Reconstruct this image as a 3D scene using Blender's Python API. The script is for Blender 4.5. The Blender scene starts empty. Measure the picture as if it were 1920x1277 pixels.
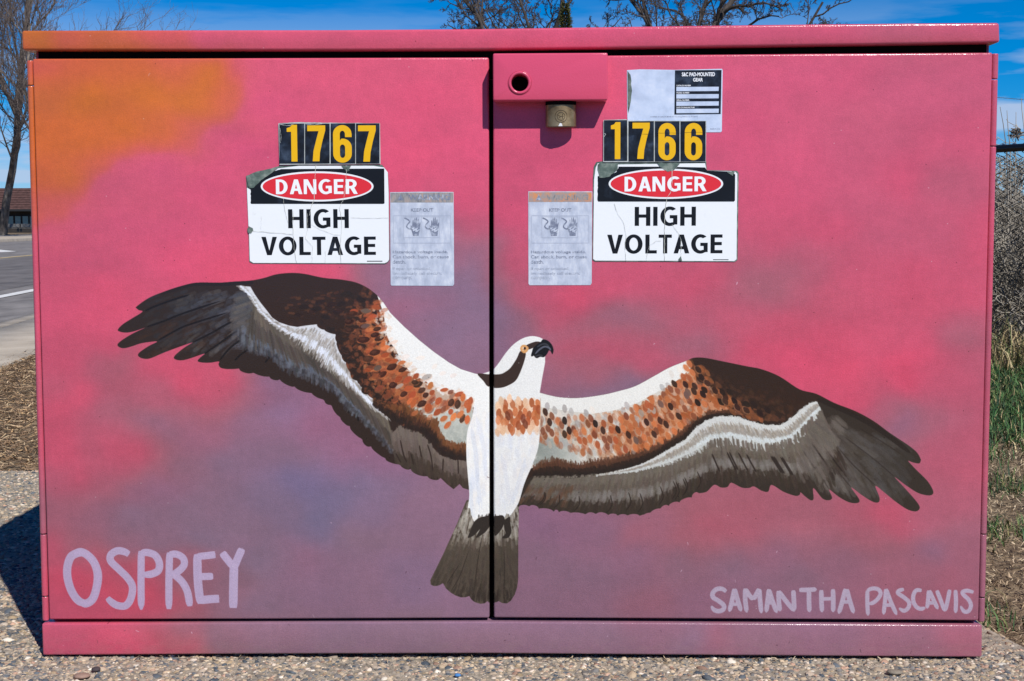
import math, random
import numpy as np

# ---------------------------------------------------------------- measuring the place
# The door fronts lie in the plane y = 0, the ground is z = 0, the camera looks along +y.
FPX = 2656.5                       # focal length in photograph pixels (1920 wide)
CAM = np.array([0.0509, -2.5384, 0.7959])
YAW, PITCH, ROLL = -0.0188, 0.0836, -0.0032

def cam_axes():
    cy, sy = math.cos(YAW), math.sin(YAW); cp, sp = math.cos(PITCH), math.sin(PITCH)
    cr, sr = math.cos(ROLL), math.sin(ROLL)
    f = np.array([sy*cp, cy*cp, -sp]); r = np.array([cy, -sy, 0.0]); u = np.cross(r, f)
    return r*cr + u*sr, -r*sr + u*cr, f
AR, AU, AF = cam_axes()

def ray(px, py):
    px = np.asarray(px, float); py = np.asarray(py, float)
    return (px[..., None]-960)/FPX*AR + (638.5-py[..., None])/FPX*AU + AF

def on_front(px, py, y=0.0):
    """where the sight line through a measured point meets the vertical plane y"""
    d = ray(px, py); t = (y-CAM[1])/d[..., 1]
    return CAM[0]+d[..., 0]*t, CAM[2]+d[..., 2]*t

def on_ground(px, py, z=0.0):
    d = ray(px, py); t = (z-CAM[2])/d[..., 2]
    return CAM[0]+d[..., 0]*t, CAM[1]+d[..., 1]*t
# ---------------------------------------------------------------- camera, sky, sun, exposure
import bpy, bmesh
from mathutils import Matrix, Vector
SC = bpy.context.scene
COL = SC.collection

cam = bpy.data.objects.new('camera', bpy.data.cameras.new('camera')); COL.objects.link(cam)
cam.data.sensor_width = 36.0; cam.data.lens = FPX/1920*36
cam.data.clip_start = 0.05; cam.data.clip_end = 2000
cam.matrix_world = Matrix([[AR[0], AU[0], -AF[0], CAM[0]], [AR[1], AU[1], -AF[1], CAM[1]], [AR[2], AU[2], -AF[2], CAM[2]], [0, 0, 0, 1]])
SC.camera = cam

SUN = np.array([0.322, -0.615, 0.719])                # towards the sun
SUN_EL = math.asin(SUN[2]/np.linalg.norm(SUN)); SUN_AZ = math.atan2(SUN[0], SUN[1])

W = bpy.data.worlds.new('World'); SC.world = W; W.use_nodes = True
nt = W.node_tree; nt.nodes.clear()
def wn(t, **k):
    n = nt.nodes.new(t)
    for a, v in k.items(): setattr(n, a, v)
    return n
out = wn('ShaderNodeOutputWorld'); bg = wn('ShaderNodeBackground'); bg.inputs[1].default_value = 0.05
sky = wn('ShaderNodeTexSky', sky_type='NISHITA', sun_disc=False, sun_elevation=SUN_EL, sun_rotation=SUN_AZ, altitude=2200, air_density=1.0, dust_density=0.0, ozone_density=3.0)
hs = wn('ShaderNodeHueSaturation'); hs.inputs['Saturation'].default_value = 1.15; hs.inputs['Value'].default_value = 1.0
tint = wn('ShaderNodeMix', data_type='RGBA', blend_type='MULTIPLY'); tint.inputs['Factor'].default_value = 1; tint.inputs['B'].default_value = (0.54, 1.17, 1.80, 1)   # the deep high-altitude blue
nt.links.new(sky.outputs[0], tint.inputs['A']); nt.links.new(tint.outputs['Result'], hs.inputs['Color'])
# thin spring clouds low over the horizon
tc = wn('ShaderNodeTexCoord'); mp = wn('ShaderNodeMapping'); mp.inputs['Scale'].default_value = (5, 5, 34); mp.inputs['Location'].default_value = (0.35, 0.0, 0.15)
nz = wn('ShaderNodeTexNoise'); nz.inputs['Scale'].default_value = 1.6; nz.inputs['Detail'].default_value = 7; nz.inputs['Roughness'].default_value = .55
rm = wn('ShaderNodeMapRange'); rm.inputs['From Min'].default_value = .43; rm.inputs['From Max'].default_value = .60
sx = wn('ShaderNodeSeparateXYZ'); hz = wn('ShaderNodeMapRange'); hz.inputs['From Min'].default_value = .155; hz.inputs['From Max'].default_value = .075
mul = wn('ShaderNodeMath', operation='MULTIPLY'); mu2 = wn('ShaderNodeMath', operation='MULTIPLY'); mu2.inputs[1].default_value = .8
mix = wn('ShaderNodeMix', data_type='RGBA'); mix.inputs['B'].default_value = (9.6, 11.6, 15.4, 1)
nt.links.new(tc.outputs['Generated'], mp.inputs[0]); nt.links.new(mp.outputs[0], nz.inputs['Vector']); nt.links.new(nz.outputs[0], rm.inputs['Value'])
nt.links.new(tc.outputs['Generated'], sx.inputs[0]); nt.links.new(sx.outputs['Z'], hz.inputs['Value'])
nt.links.new(rm.outputs[0], mul.inputs[0]); nt.links.new(hz.outputs[0], mul.inputs[1]); nt.links.new(mul.outputs[0], mu2.inputs[0])
hzz = wn('ShaderNodeMapRange'); hzz.inputs['From Min'].default_value = .075; hzz.inputs['From Max'].default_value = 0; hzz.inputs['To Max'].default_value = .62
mx2 = wn('ShaderNodeMath', operation='MAXIMUM'); nt.links.new(sx.outputs['Z'], hzz.inputs['Value']); nt.links.new(mu2.outputs[0], mx2.inputs[0]); nt.links.new(hzz.outputs[0], mx2.inputs[1])
nt.links.new(mx2.outputs[0], mix.inputs['Factor']); nt.links.new(hs.outputs[0], mix.inputs['A'])
nt.links.new(mix.outputs['Result'], bg.inputs[0]); nt.links.new(bg.outputs[0], out.inputs[0])

sl = bpy.data.lights.new('sun', 'SUN'); sl.energy = 5.0; sl.angle = math.radians(0.5); sl.color = (1.0, 0.965, 0.91)
so = bpy.data.objects.new('sun', sl); COL.objects.link(so)
so.rotation_euler = Vector(SUN).to_track_quat('Z', 'Y').to_euler()

SC.view_settings.view_transform = 'Standard'; SC.view_settings.look = 'None'
SC.view_settings.gamma = 1; SC.view_settings.use_curve_mapping = False; SC.view_settings.exposure = 0.04
# ---------------------------------------------------------------- the mural, painted stroke by stroke
# A small paint engine: filled shapes, dabs and brush strokes blended onto one sheet of paint that covers
# the door fronts.  Points below were measured on the photograph and are carried onto the door plane.
TX0, TX1, TZ0, TZ1, TK = -0.93, 0.93, -0.01, 1.20, 1500.0
CW, CH = int((TX1-TX0)*TK), int((TZ1-TZ0)*TK)
PXM = 0.955e-3*TK                                   # texels per photograph pixel, roughly
rs = np.random.RandomState(7)

def to_c(pts):
    p = np.asarray(pts, float)
    X, Z = on_front(p[:, 0], p[:, 1])
    return np.stack([(X-TX0)*TK, (TZ1-Z)*TK], 1)

def vnoise(h, w, cell, seed):
    """smooth value noise on an h x w grid, cell in texels (may be a pair)"""
    cy, cx = (cell, cell) if np.isscalar(cell) else cell
    r = np.random.RandomState(seed)
    gh, gw = int(h/cy)+4, int(w/cx)+4
    g = r.rand(gh, gw).astype(np.float32)*2-1
    y = np.arange(h, dtype=np.float32)/cy+1; x = np.arange(w, dtype=np.float32)/cx+1
    iy = y.astype(int); fy = y-iy; fy = fy*fy*(3-2*fy)
    ix = x.astype(int); fx = x-ix; fx = fx*fx*(3-2*fx)
    a = g[iy]*(1-fy[:, None])+g[iy+1]*fy[:, None]
    return a[:, ix]*(1-fx)+a[:, ix+1]*fx

def spline(pts, closed=False, n=7):
    p = np.asarray(pts, float)
    if len(p) < 3: return p
    q = np.vstack([p[-1], p, p[0], p[1]]) if closed else np.vstack([2*p[0]-p[1], p, 2*p[-1]-p[-2]])
    out = []
    t = np.linspace(0, 1, n, endpoint=False)[:, None]
    for i in range(len(q)-3):
        a, b, c, d = q[i], q[i+1], q[i+2], q[i+3]
        out.append(0.5*((2*b)+(-a+c)*t+(2*a-5*b+4*c-d)*t*t+(-a+3*b-3*c+d)*t**3))
    if not closed: out.append(p[-1:])
    return np.vstack(out)

def coverage(P, SS=4):
    """exact-ish antialiased coverage of polygon P (texel coords); returns (x0, y0, mask) or None"""
    x0 = max(0, int(P[:, 0].min())-1); x1 = min(CW, int(P[:, 0].max())+3)
    y0 = max(0, int(P[:, 1].min())-1); y1 = min(CH, int(P[:, 1].max())+2)
    if x1-x0 < 2 or y1-y0 < 1: return None
    w, h = x1-x0, y1-y0
    A = P; B = np.roll(P, -1, 0)
    ys = y0+(np.arange(h*SS)+0.5)/SS
    diff = np.zeros((h, w+2), np.float64)
    CHK = 2000
    for s in range(0, len(ys), CHK):
        yy = ys[s:s+CHK, None]
        c = (A[:, 1] <= yy) != (B[:, 1] <= yy)
        with np.errstate(divide='ignore', invalid='ignore'):
            xx = A[:, 0]+(yy-A[:, 1])*(B[:, 0]-A[:, 0])/(B[:, 1]-A[:, 1])
        xx = np.where(c, xx, np.inf); xx.sort(1)
        m = int(c.sum(1).max()) if c.size else 0
        rows = (np.arange(s, s+len(yy))//SS)
        for k in range(m):
            xk = xx[:, k]; ok = np.isfinite(xk)
            v = np.clip(xk[ok]-x0, 0, w); fl = v.astype(int); fr = v-fl
            sg = 1.0 if k % 2 == 0 else -1.0
            np.add.at(diff, (rows[ok], fl), sg*(1-fr)/SS)
            np.add.at(diff, (rows[ok], np.minimum(fl+1, w+1)), sg*fr/SS)
    return x0, y0, np.clip(np.cumsum(diff, 1)[:, :w], 0, 1).astype(np.float32)

def blend(x0, y0, m, col, alpha=1.0):
    h, w = m.shape
    a = (m*alpha)[..., None]
    reg = sheet[y0:y0+h, x0:x0+w]
    reg += (np.asarray(col, np.float32)/255.0-reg)*a

def fill(P, col, alpha=1.0, clip=None, soft=None):
    r = coverage(P)
    if r is None: return
    x0, y0, m = r
    if clip is not None: m = m*clip[y0:y0+m.shape[0], x0:x0+m.shape[1]]
    blend(x0, y0, m, col, alpha)

def mask_of(P):
    M = np.zeros((CH, CW), np.float32)
    r = coverage(P)
    x0, y0, m = r
    M[y0:y0+m.shape[0], x0:x0+m.shape[1]] = m
    return M

def ribbon(path, wid, t0=0.15, t1=0.15):
    """outline of a brush stroke: path in texels, wid scalar or per-point, ends tapered to t0 / t1"""
    p = np.asarray(path, float)
    d = np.gradient(p, axis=0); L = np.hypot(d[:, 0], d[:, 1])+1e-9
    n = np.stack([-d[:, 1]/L, d[:, 0]/L], 1)
    s = np.linspace(0, 1, len(p))
    w = np.asarray(wid, float)*np.ones(len(p))*0.5
    w = w*np.minimum(1, t0+(1-t0)*np.sqrt(np.clip(s/0.12, 0, 1)))*np.minimum(1, t1+(1-t1)*np.sqrt(np.clip((1-s)/0.12, 0, 1)))
    return np.vstack([p+n*w[:, None], (p-n*w[:, None])[::-1]])

def stroke(pts, w, col, alpha=1.0, t0=0.3, t1=0.1, clip=None, smooth=True):
    p = to_c(pts)
    p = spline(p, False, 6) if (smooth and len(p) > 2) else (p if len(p) > 2 else np.array([p[0]*(1-t)+p[1]*t for t in np.linspace(0, 1, 9)]))
    fill(ribbon(p, w*PXM, t0, t1), col, alpha, clip)

def dab(cx, cy, a, b, ang, col, alpha=1.0, clip=None, pt=0.0):
    """an oval touch of the brush; (cx, cy) photo px, half axes a, b px; ang degrees clockwise from +x; pt sharpens the ends"""
    t = np.linspace(0, 2*np.pi, 15)[:-1]
    x = a*np.cos(t); y = b*np.sin(t)*(1-pt*np.abs(np.cos(t))**3)
    x = x*(1+rs.uniform(-.07, .07, len(t))); y = y*(1+rs.uniform(-.07, .07, len(t)))
    r = math.radians(ang); c, s = math.cos(r), math.sin(r)
    P = to_c(np.stack([cx+x*c-y*s, cy+x*s+y*c], 1))
    fill(P, col, alpha, clip)

def jit(col, s):
    k = 1+rs.uniform(-s, s)
    return [min(255, max(0, c*k+rs.uniform(-s, s)*25)) for c in col]

def lerp_path(path, n):
    p = np.asarray(path, float)
    d = np.r_[0, np.cumsum(np.hypot(*np.diff(p, axis=0).T))]
    s = np.linspace(0, d[-1], n)
    return np.stack([np.interp(s, d, p[:, 0]), np.interp(s, d, p[:, 1])], 1)

def band(up, lo, cols, n=260, w=3.2, clip=None, ov=(0.0, 0.0), j=0.08, rag=(0.0, 0.0), al=0.9, base=True):
    """fills the band between two edge paths with strokes laid across it; cols = colours from upper to lower edge,
    rag = how ragged the stroke starts and ends are (share of their length)"""
    U, L = lerp_path(up, n), lerp_path(lo, n)
    k = len(cols)
    if base:
        for i in range(k):
            a, b = i/k, (i+1)/k
            A = U+(L-U)*a; B = U+(L-U)*b
            fill(to_c(np.vstack([A, B[::-1]])), cols[i], 1.0, clip)
    order = rs.permutation(n)
    for i in order:
        for q in range(k):
            a = q/k+rs.uniform(-.12, .12)-(rag[0]*rs.rand() if q == 0 else 0)+(0.0)
            b = (q+1)/k+rs.uniform(-.08, .22)+(rag[1]*rs.rand() if q == k-1 else 0)
            i2 = min(n-1, max(0, i+rs.randint(-2, 3)))
            P0 = U[i]+(L[i]-U[i])*a; P1 = U[i2]+(L[i2]-U[i2])*b
            mid = (P0+P1)/2+rs.uniform(-1, 1, 2)
            stroke([P0, mid, P1], w*rs.uniform(.5, 1.3), jit(cols[q], j), al*rs.uniform(.35, 1), .3, .05, clip)

def scallop(path, n, depth, side=1, seed=0):
    """a path broken into n rounded lobes that bulge by depth to one side"""
    r = np.random.RandomState(seed)
    p = lerp_path(path, n*8+1)
    d = np.gradient(p, axis=0); L = np.hypot(d[:, 0], d[:, 1])+1e-9
    nr = np.stack([-d[:, 1]/L, d[:, 0]/L], 1)*side
    cuts = np.linspace(0, len(p)-1, n+1)
    cuts[1:-1] += r.uniform(-2.2, 2.2, n-1)
    s = np.arange(len(p)); o = np.zeros(len(p))
    for a, b in zip(cuts[:-1], cuts[1:]):
        m = (s >= a) & (s <= b); t = (s[m]-a)/(b-a)
        o[m] = np.sqrt(np.clip(4*t*(1-t), 0, 1))*depth*r.uniform(.7, 1.25)
    return p+nr*o[:, None]

# ---- the sky behind the bird: soft clouds of sprayed and rolled colour
SKY = [
(60,112,208,92,86),(150,118,205,98,74),(240,125,205,100,72),(330,125,205,98,80),(390,135,206,112,58),(440,120,208,88,98),(520,115,212,86,112),
(80,170,204,104,70),(180,190,204,108,60),(290,170,205,110,60),(370,180,205,112,60),(430,195,206,100,80),(500,190,215,82,118),(600,170,214,84,112),
(80,260,206,104,64),(170,270,204,104,62),(260,250,204,106,60),(310,240,206,105,66),(330,260,206,92,95),(360,225,206,98,84),(420,250,212,84,112),(470,280,216,78,118),(560,210,214,82,114),
(80,340,206,100,70),(140,330,204,104,66),(190,310,205,98,78),(230,345,208,84,112),(300,320,210,82,116),(400,340,214,78,114),
(80,400,206,94,84),(125,385,206,92,92),(165,410,208,82,114),(250,420,210,80,114),(350,430,212,78,114),(430,430,214,78,110),
(80,470,211,82,110),(160,480,208,80,112),(260,500,212,80,112),(350,500,218,76,110),(430,505,222,74,104),(520,505,224,74,104),(610,505,226,74,106),
(640,508,205,78,108),(665,510,138,96,122),(700,505,140,94,118),(740,545,132,96,124),(800,545,128,96,124),(860,495,120,92,122),(850,470,150,84,112),
(720,110,214,84,112),(820,112,214,86,112),(900,130,216,84,112),(780,200,216,78,110),(880,200,214,80,112),(760,300,218,76,108),(880,300,216,78,112),(870,380,216,78,110),(880,440,200,78,108),(905,480,150,84,112),(730,340,220,76,110),
(650,200,214,84,112),
(90,600,214,82,112),(160,600,216,80,110),(200,560,218,78,108),(110,680,208,78,108),(180,660,216,78,108),(220,690,168,82,104),(180,700,176,80,106),(150,740,216,78,106),(100,740,190,84,110),(110,765,212,76,104),
(260,700,190,84,108),(300,720,176,88,112),(300,690,214,78,106),(350,700,218,76,104),(400,720,200,84,108),(440,705,222,74,100),(470,720,160,90,120),(490,710,124,96,128),
(220,780,172,90,114),(300,800,140,92,116),(380,800,150,92,118),(420,770,170,90,114),(460,790,134,96,124),(520,770,126,98,130),(560,760,138,96,128),(600,790,150,94,124),
(100,830,210,78,106),(180,830,190,84,110),(230,850,205,78,106),(260,850,208,78,104),(300,850,170,88,110),(360,860,138,96,120),(440,860,128,98,124),(540,850,132,98,124),(640,840,146,96,124),(700,860,140,96,124),
(90,900,188,86,112),(140,890,208,78,106),(180,910,176,86,112),(240,910,146,92,118),(300,920,140,94,120),(400,920,132,98,122),(500,930,122,98,126),(560,905,112,94,132),(620,930,110,96,130),(660,920,114,97,128),(700,930,124,98,126),(800,930,134,100,124),
(90,960,166,88,114),(150,970,150,92,116),(220,965,122,92,120),(270,970,130,94,120),(340,960,128,98,122),(380,1000,122,96,122),(440,990,128,98,122),(520,970,122,98,126),(600,975,112,98,130),(700,1000,132,100,122),(800,1000,134,100,124),(850,960,134,100,126),
(95,1020,200,80,106),(130,1020,160,90,112),(200,1010,138,92,116),(280,1030,126,94,120),(120,1080,218,72,98),(180,1060,190,78,102),(190,1100,216,70,96),(240,1080,190,78,100),(260,1110,218,72,96),(300,1130,210,74,100),(160,1150,206,76,104),
(340,1100,150,88,108),(400,1100,134,92,114),(480,1060,122,97,122),(520,1080,128,96,122),(560,1060,140,96,120),(600,1100,132,98,124),(700,1100,134,100,124),(780,1090,128,98,126),(480,1140,128,98,122),(330,1155,170,84,104),(900,1150,132,100,124),
(720,545,134,95,122),(760,555,130,95,122),(860,525,124,94,124),(900,545,126,94,124),(905,600,126,95,124),(860,590,126,95,124),(900,660,130,95,122),(810,660,132,95,122),(935,600,124,95,124),(960,600,134,94,122),(1130,735,120,93,122),(1080,720,136,92,118),(1060,735,134,92,118),(780,620,136,94,122),(760,580,160,88,118),(840,640,124,96,126),(800,590,128,96,126),(880,560,128,96,126),(880,640,130,96,124),(850,690,128,94,122),(740,560,150,90,120),(790,565,158,88,118),
(940,500,170,84,108),(945,530,122,94,124),(930,580,122,96,126),(960,560,150,90,118),(940,640,126,94,124),(975,540,205,78,104),(1000,560,205,78,108),(990,600,150,90,116),(1060,560,216,76,104),(1040,600,200,82,108),
(1050,640,150,90,116),(1060,690,196,80,106),(1050,720,140,92,118),(1100,740,118,92,122),(1180,720,116,92,122),(1130,700,180,84,108),(1090,660,200,82,106),(1160,670,206,78,106),(1220,680,196,80,108),
(1120,590,160,88,112),(1180,585,148,88,112),(1230,590,158,88,112),(1140,620,176,86,110),(1200,630,186,84,108),(1290,640,160,88,114),(1330,650,176,86,112),(1350,620,196,80,106),(1280,600,186,82,108),
(1300,540,210,78,106),(1200,520,208,78,108),(1150,540,212,78,106),(1060,545,222,74,102),(980,480,214,78,108),(960,400,216,80,112),(960,320,216,82,114),(1060,320,216,80,114),(1100,400,214,80,112),
(980,260,216,82,116),(1090,290,216,82,114),(1000,150,216,84,118),(1100,150,214,84,116),(1160,180,216,82,114),(1400,150,208,82,116),(1500,150,206,80,116),(1600,150,204,76,112),(1700,150,196,78,112),(1800,150,194,76,110),(1400,250,210,78,114),
(1480,240,203,80,112),(1500,330,206,78,112),(1600,260,199,81,112),(1640,240,197,82,110),(1600,370,198,80,110),(1700,330,206,72,104),(1800,250,200,74,106),(1780,350,190,80,106),(1450,360,208,74,108),(1440,440,204,76,106),(1520,440,206,72,104),
(1640,450,196,78,108),(1740,450,194,76,106),(1830,450,206,72,102),(1430,540,170,86,106),(1480,530,176,86,108),(1540,560,198,78,104),(1600,540,202,74,104),(1700,540,208,72,102),(1780,540,204,74,104),(1800,640,168,84,108),(1830,640,186,78,106),
(1480,620,206,74,102),(1400,610,190,80,106),(1420,660,214,74,104),(1560,630,210,72,102),(1660,640,206,76,106),(1680,660,206,76,108),(1500,690,216,72,104),(1600,700,216,72,102),(1700,700,220,70,102),(1780,720,200,76,108),(1820,740,196,78,110),
(1600,750,214,74,104),(1660,765,176,84,112),(1700,780,142,93,120),(1740,790,158,88,116),(1780,790,176,84,112),(1820,800,190,80,108),(1800,740,180,84,110),(1780,850,188,82,110),(1820,880,188,82,108),(1790,940,178,86,112),
(1240,1000,156,94,118),(1330,960,172,90,106),(1400,960,178,90,108),(1460,950,176,90,110),(1540,960,172,91,110),(1600,960,182,88,108),(1660,970,204,82,106),(1680,985,198,84,108),(1740,980,180,86,112),(1800,1000,160,88,114),
(1340,1000,184,88,106),(1290,1020,172,90,108),(1240,1010,160,92,112),(1180,1000,162,92,114),(1120,990,140,98,120),(1060,980,144,98,122),(1010,980,140,98,124),(1400,1010,180,88,110),(1460,1030,146,94,118),(1540,1010,158,92,112),(1640,1010,172,88,108),
(1000,1050,134,98,122),(1080,1060,134,98,122),(1180,1050,140,98,120),(1280,1060,138,98,120),(1380,1060,130,96,120),(1480,1060,134,96,120),(1560,1050,146,94,116),(1660,1040,158,92,112),(1760,1040,140,94,120),(1820,1040,160,86,112),
(1000,1140,136,98,122),(1100,1130,138,98,122),(1200,1140,148,93,114),(1240,1130,152,92,112),(1300,1130,140,94,118),(1400,1080,140,96,118),(1600,1080,150,92,116),(1700,1090,160,88,112),(1780,1100,166,84,110),(1820,1140,156,88,114),(1500,1150,140,96,120),(1700,1150,156,90,114),
(120,1195,206,84,112),(240,1195,212,78,104),(300,1195,206,84,100),(345,1215,190,86,98),(340,1185,150,92,112),(400,1200,134,96,114),(500,1200,132,94,116),(640,1200,128,94,118),(800,1200,128,94,116),(920,1200,132,96,118),(1050,1200,132,96,120),(1150,1195,130,94,118),(1250,1190,140,92,114),(1290,1200,128,96,122),(1350,1195,152,88,110),(1420,1195,136,94,116),(1550,1200,140,94,116),(1700,1200,146,92,114),(1810,1195,164,84,110),
(60,75,198,108,62),(130,72,206,94,84),(180,70,200,100,74),(240,70,202,98,80),(310,72,208,88,92),(380,75,212,86,104),(500,75,212,84,108),(700,72,214,84,110),(900,72,214,84,112),(1100,70,214,84,116),(1300,66,212,82,112),(1500,64,208,80,110),(1700,62,192,84,108),(1800,60,196,78,104),(1860,60,196,76,104)]

def paint_sky():
    D = 6
    h, w = CH//D+2, CW//D+2
    pts = np.array(SKY, float)
    c = to_c(pts[:, :2])/D
    yy, xx = np.mgrid[0:h, 0:w].astype(np.float32)
    wx = vnoise(h, w, 26, 1)*5+vnoise(h, w, 11, 2)*4+vnoise(h, w, 5, 3)*2.2
    wy = vnoise(h, w, (16, 30), 4)*4+vnoise(h, w, (8, 14), 5)*3+vnoise(h, w, 4, 6)*1.6
    X = xx+wx; Y = yy+wy
    num = np.zeros((h, w, 3), np.float32); den = np.zeros((h, w), np.float32)
    for (cx, cy), col in zip(c, pts[:, 2:]):
        d2 = ((X-cx)/1.4)**2+(Y-cy)**2
        k = 1/(d2+34.0)**2.0
        num += k[..., None]*(np.array((col[0]*.985, col[1]*1.0, col[2]*1.0-(4 if col[0] < 140 else 0)))/255.0).astype(np.float32); den += k
    S = num/den[..., None]
    for _ in range(1):                                      # the roller softens every join
        for ax in (0, 1):
            P_ = np.concatenate([np.repeat(S.take([0], ax), 3, ax), S, np.repeat(S.take([-1], ax), 3, ax)], ax); S = sum(P_.take(range(k, k+S.shape[ax]), ax) for k in range(7))/7
    g_ = S[..., 1]*255; r_ = S[..., 0]*255
    gf = np.interp(r_, [140, 165, 195, 212], [99, 101, 92, 87]); S[..., 1] += np.clip(gf-g_, 0, 40)*.62/255
    b_ = S[..., 2]*255; S[..., 2] += np.clip(115-b_, 0, 30)*.55/255*np.clip((b_-92)/8, 0, 1)
    S[..., 2] -= np.clip((96-b_)/20, 0, 1)*9/255
    lum = S.mean(-1, keepdims=True); S = lum+(S-lum)*.965
    # cloudy mottling between pink and violet
    L_ = np.where(S <= .04045, S/12.92, ((S+.055)/1.055)**2.4)*np.array((.94, .96, .95))*np.interp(S[..., :1], [.48, .56, .72], [1.16, 1.03, .93])-np.array((.004, .008, .012))   # measured paint, less the gloss that lies over it in sunlight
    L_ = np.clip(L_, .003, 1); S = np.where(L_ <= .0031308, L_*12.92, 1.055*L_**(1/2.4)-.055).astype(np.float32)
    m = vnoise(h, w, (12, 26), 11)*.5+vnoise(h, w, (6, 12), 12)*.3+vnoise(h, w, 3.5, 13)*.2
    S *= (1+0.055*m)[..., None]
    S[..., 1] *= 1-0.02*m; S[..., 2] *= 1-0.015*m
    # to full size
    y = np.arange(CH)/D; x = np.arange(CW)/D
    iy = y.astype(int); fy = (y-iy)[:, None, None].astype(np.float32); ix = x.astype(int); fx = (x-ix)[None, :, None].astype(np.float32)
    brush = 1+.012*vnoise(CH, CW, (9, 22), 33)+.012*vnoise(CH, CW, (26, 10), 34)+.014*vnoise(CH, CW, 60, 35)
    A = S[iy]*(1-fy)+S[np.minimum(iy+1, h-1)]*fy
    return (A[:, ix]*(1-fx)+A[:, np.minimum(ix+1, w-1)]*fx)*brush[..., None]

# ---- outlines
L_TOP = [(254.6,576),(267.6,566),(284.6,556),(312.7,545),(341,536),(369,530),(411,530),(439.6,528),(470.6,526),(496,521),(518.5,514.4),(546.7,511.8),(572,513.8),(606,521),(639.7,524.3),(668,530),(690.4,540.6),(707.3,553.8)]
L_LEAD = [(707.3,553.8),(717.8,565.4),(732,586.5),(757.3,611.9),(785.5,637.2),(813.7,659.8),(841.9,679.5),(864.4,692.2),(889.8,700.1),(918,706)]
L_TIPS = [(254.6,577),(260,581.4),(267.2,584.6),(247.6,597),(230.4,608),(221,618.2),(225.7,622.2),(236.6,623.7),(247.6,622.2),(258.6,619),(271.9,614.6),(249.2,625.3),(228.8,637.8),(220.2,646.4),(225.7,651.9),(235,652.7),(249.2,648.8),(266.4,643.3),(294.6,640.2),(280.5,648),(264.8,658.2),(258.6,665.2),(263.2,670.7),(274.2,673),(285.2,670.7),(307,661.3),(332.2,651.9),(361,642),(347.8,650.4),(333.7,661.3),(325.9,670),(330.6,674.6),(343,675.4),(360.4,670.7),(383.8,662.9),(376,670),(370.5,677),(379,679.8),(394.8,680),(410.5,677.8),(409.7,683.2),(413.6,689.5),(424.6,691.9),(438.7,691.9),(448,691)]
L_BOT = [(448,691),(486,700),(524,710),(552,724),(579,733),(604,745),(625,760),(640,783),(654.4,797),(672.7,814),(690,832),(712,848),(726,861),(747,868),(763,876),(784,884),(805,892),(826,896)]
L_BOT2 = [(826,896),(837.8,907.4),(850.5,917.2),(861.7,907.2),(868,915),(878,918)]
L_COV = [(469.7,537.6),(477.6,551.7),(488.5,567.3),(501,583),(510.5,595.5),(523,604),(541.8,610.4),(557.4,613),(573,610.4),(594.2,608)]
L_COV2 = [(594.2,608),(610.7,619),(630.2,625.3),(632.6,644),(640.7,665),(651,682.8),(661,707.2),(677.4,718.4),(681.5,733.7),(701.8,746),(703.9,760.2),(714,767.3),(730.3,782.6),(748.7,791.7),(769,803),(791.4,810),(800.6,820.2),(809.8,829.4),(819,843.7),(832.2,852.8),(844.4,855.9),(858.7,860.4),(878,861)]
BODY_L = [(895,720),(890,750),(885.5,781),(876,810.6),(874.3,850),(877,890),(880,927),(877,952.5),(882,966)]

R_TOP = [(1008,735),(1030,741),(1053,745.2),(1086.8,746),(1129,740.4),(1157.3,733.9),(1191,724),(1227.8,704.3),(1256,688.8),(1289.8,675.5)]
R_TOP2 = [(1289.8,675.5),(1301,671),(1320.8,671),(1354.6,677.5),(1399.7,686.8),(1427.9,692.4),(1461.7,706),(1499,730),(1530.6,738.6),(1564.4,755.6),(1603.9,771),(1637.7,789.4),(1668.7,812),(1702.5,834.5),(1719.4,848.6),(1727,862)]
R_TIPS = [(1727,862),(1723.6,868.9),(1711,866.9),(1702.5,864),(1716.6,879.6),(1739,902),(1750,921.9),(1743.4,928.9),(1722.2,924.7),(1699.7,910.6),(1676.6,893.7),(1699.7,919),(1719.4,941.6),(1724.5,952.9),(1716.6,959),(1699.7,954.3),(1677,938.8),(1660,924.7),(1641,910.6),(1649,933),(1646.7,942),(1634.9,940),(1615,927.5),(1595.4,913.4),(1610.9,936),(1608,943),(1592.6,942),(1572.9,931.7),(1554.5,917.6),(1560.2,933),(1554.5,937.9),(1541.8,934.5),(1525,914.8),(1525.5,934.5),(1520.7,938.2),(1510.8,931.7),(1501,923),(1499.6,927.5),(1491,929.7),(1468.6,921.8),(1446.6,909),(1440.4,921.8),(1428,920),(1413.6,912),(1404,915),(1390,914),(1371.3,905),(1364,913),(1352,914),(1339,909),(1325,922),(1310,925)]
R_BOT = [(1310,924),(1296,935),(1281.7,940),(1256.3,948),(1236,956),(1221,962),(1209,969),(1174.6,968),(1146.4,968),(1126.7,965),(1101.3,966),(1070.3,963),(1045,961),(1014,956),(997,951),(972,952)]
R_COV = [(999.8,893),(1033.3,893),(1072.7,893),(1117.8,890.3),(1140.4,887.5),(1168.6,880.4),(1202.4,870.6),(1230.6,856.5),(1258.8,839.6),(1284,825.5),(1303.9,803),(1323.6,788.8),(1349,780.4),(1382.8,781.8),(1411,791.7),(1439,797.3),(1464.5,797.3),(1481.4,786),(1502.4,768.2),(1519.3,755.6),(1530.6,753)]
BODY_R = [(1012,737),(1013.8,765.5),(1012.4,807.8),(1009,840),(998.4,870.7),(983,907.4),(973,941),(963,958)]

DK = (54,41,37); DK2 = (44,36,36)

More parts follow.
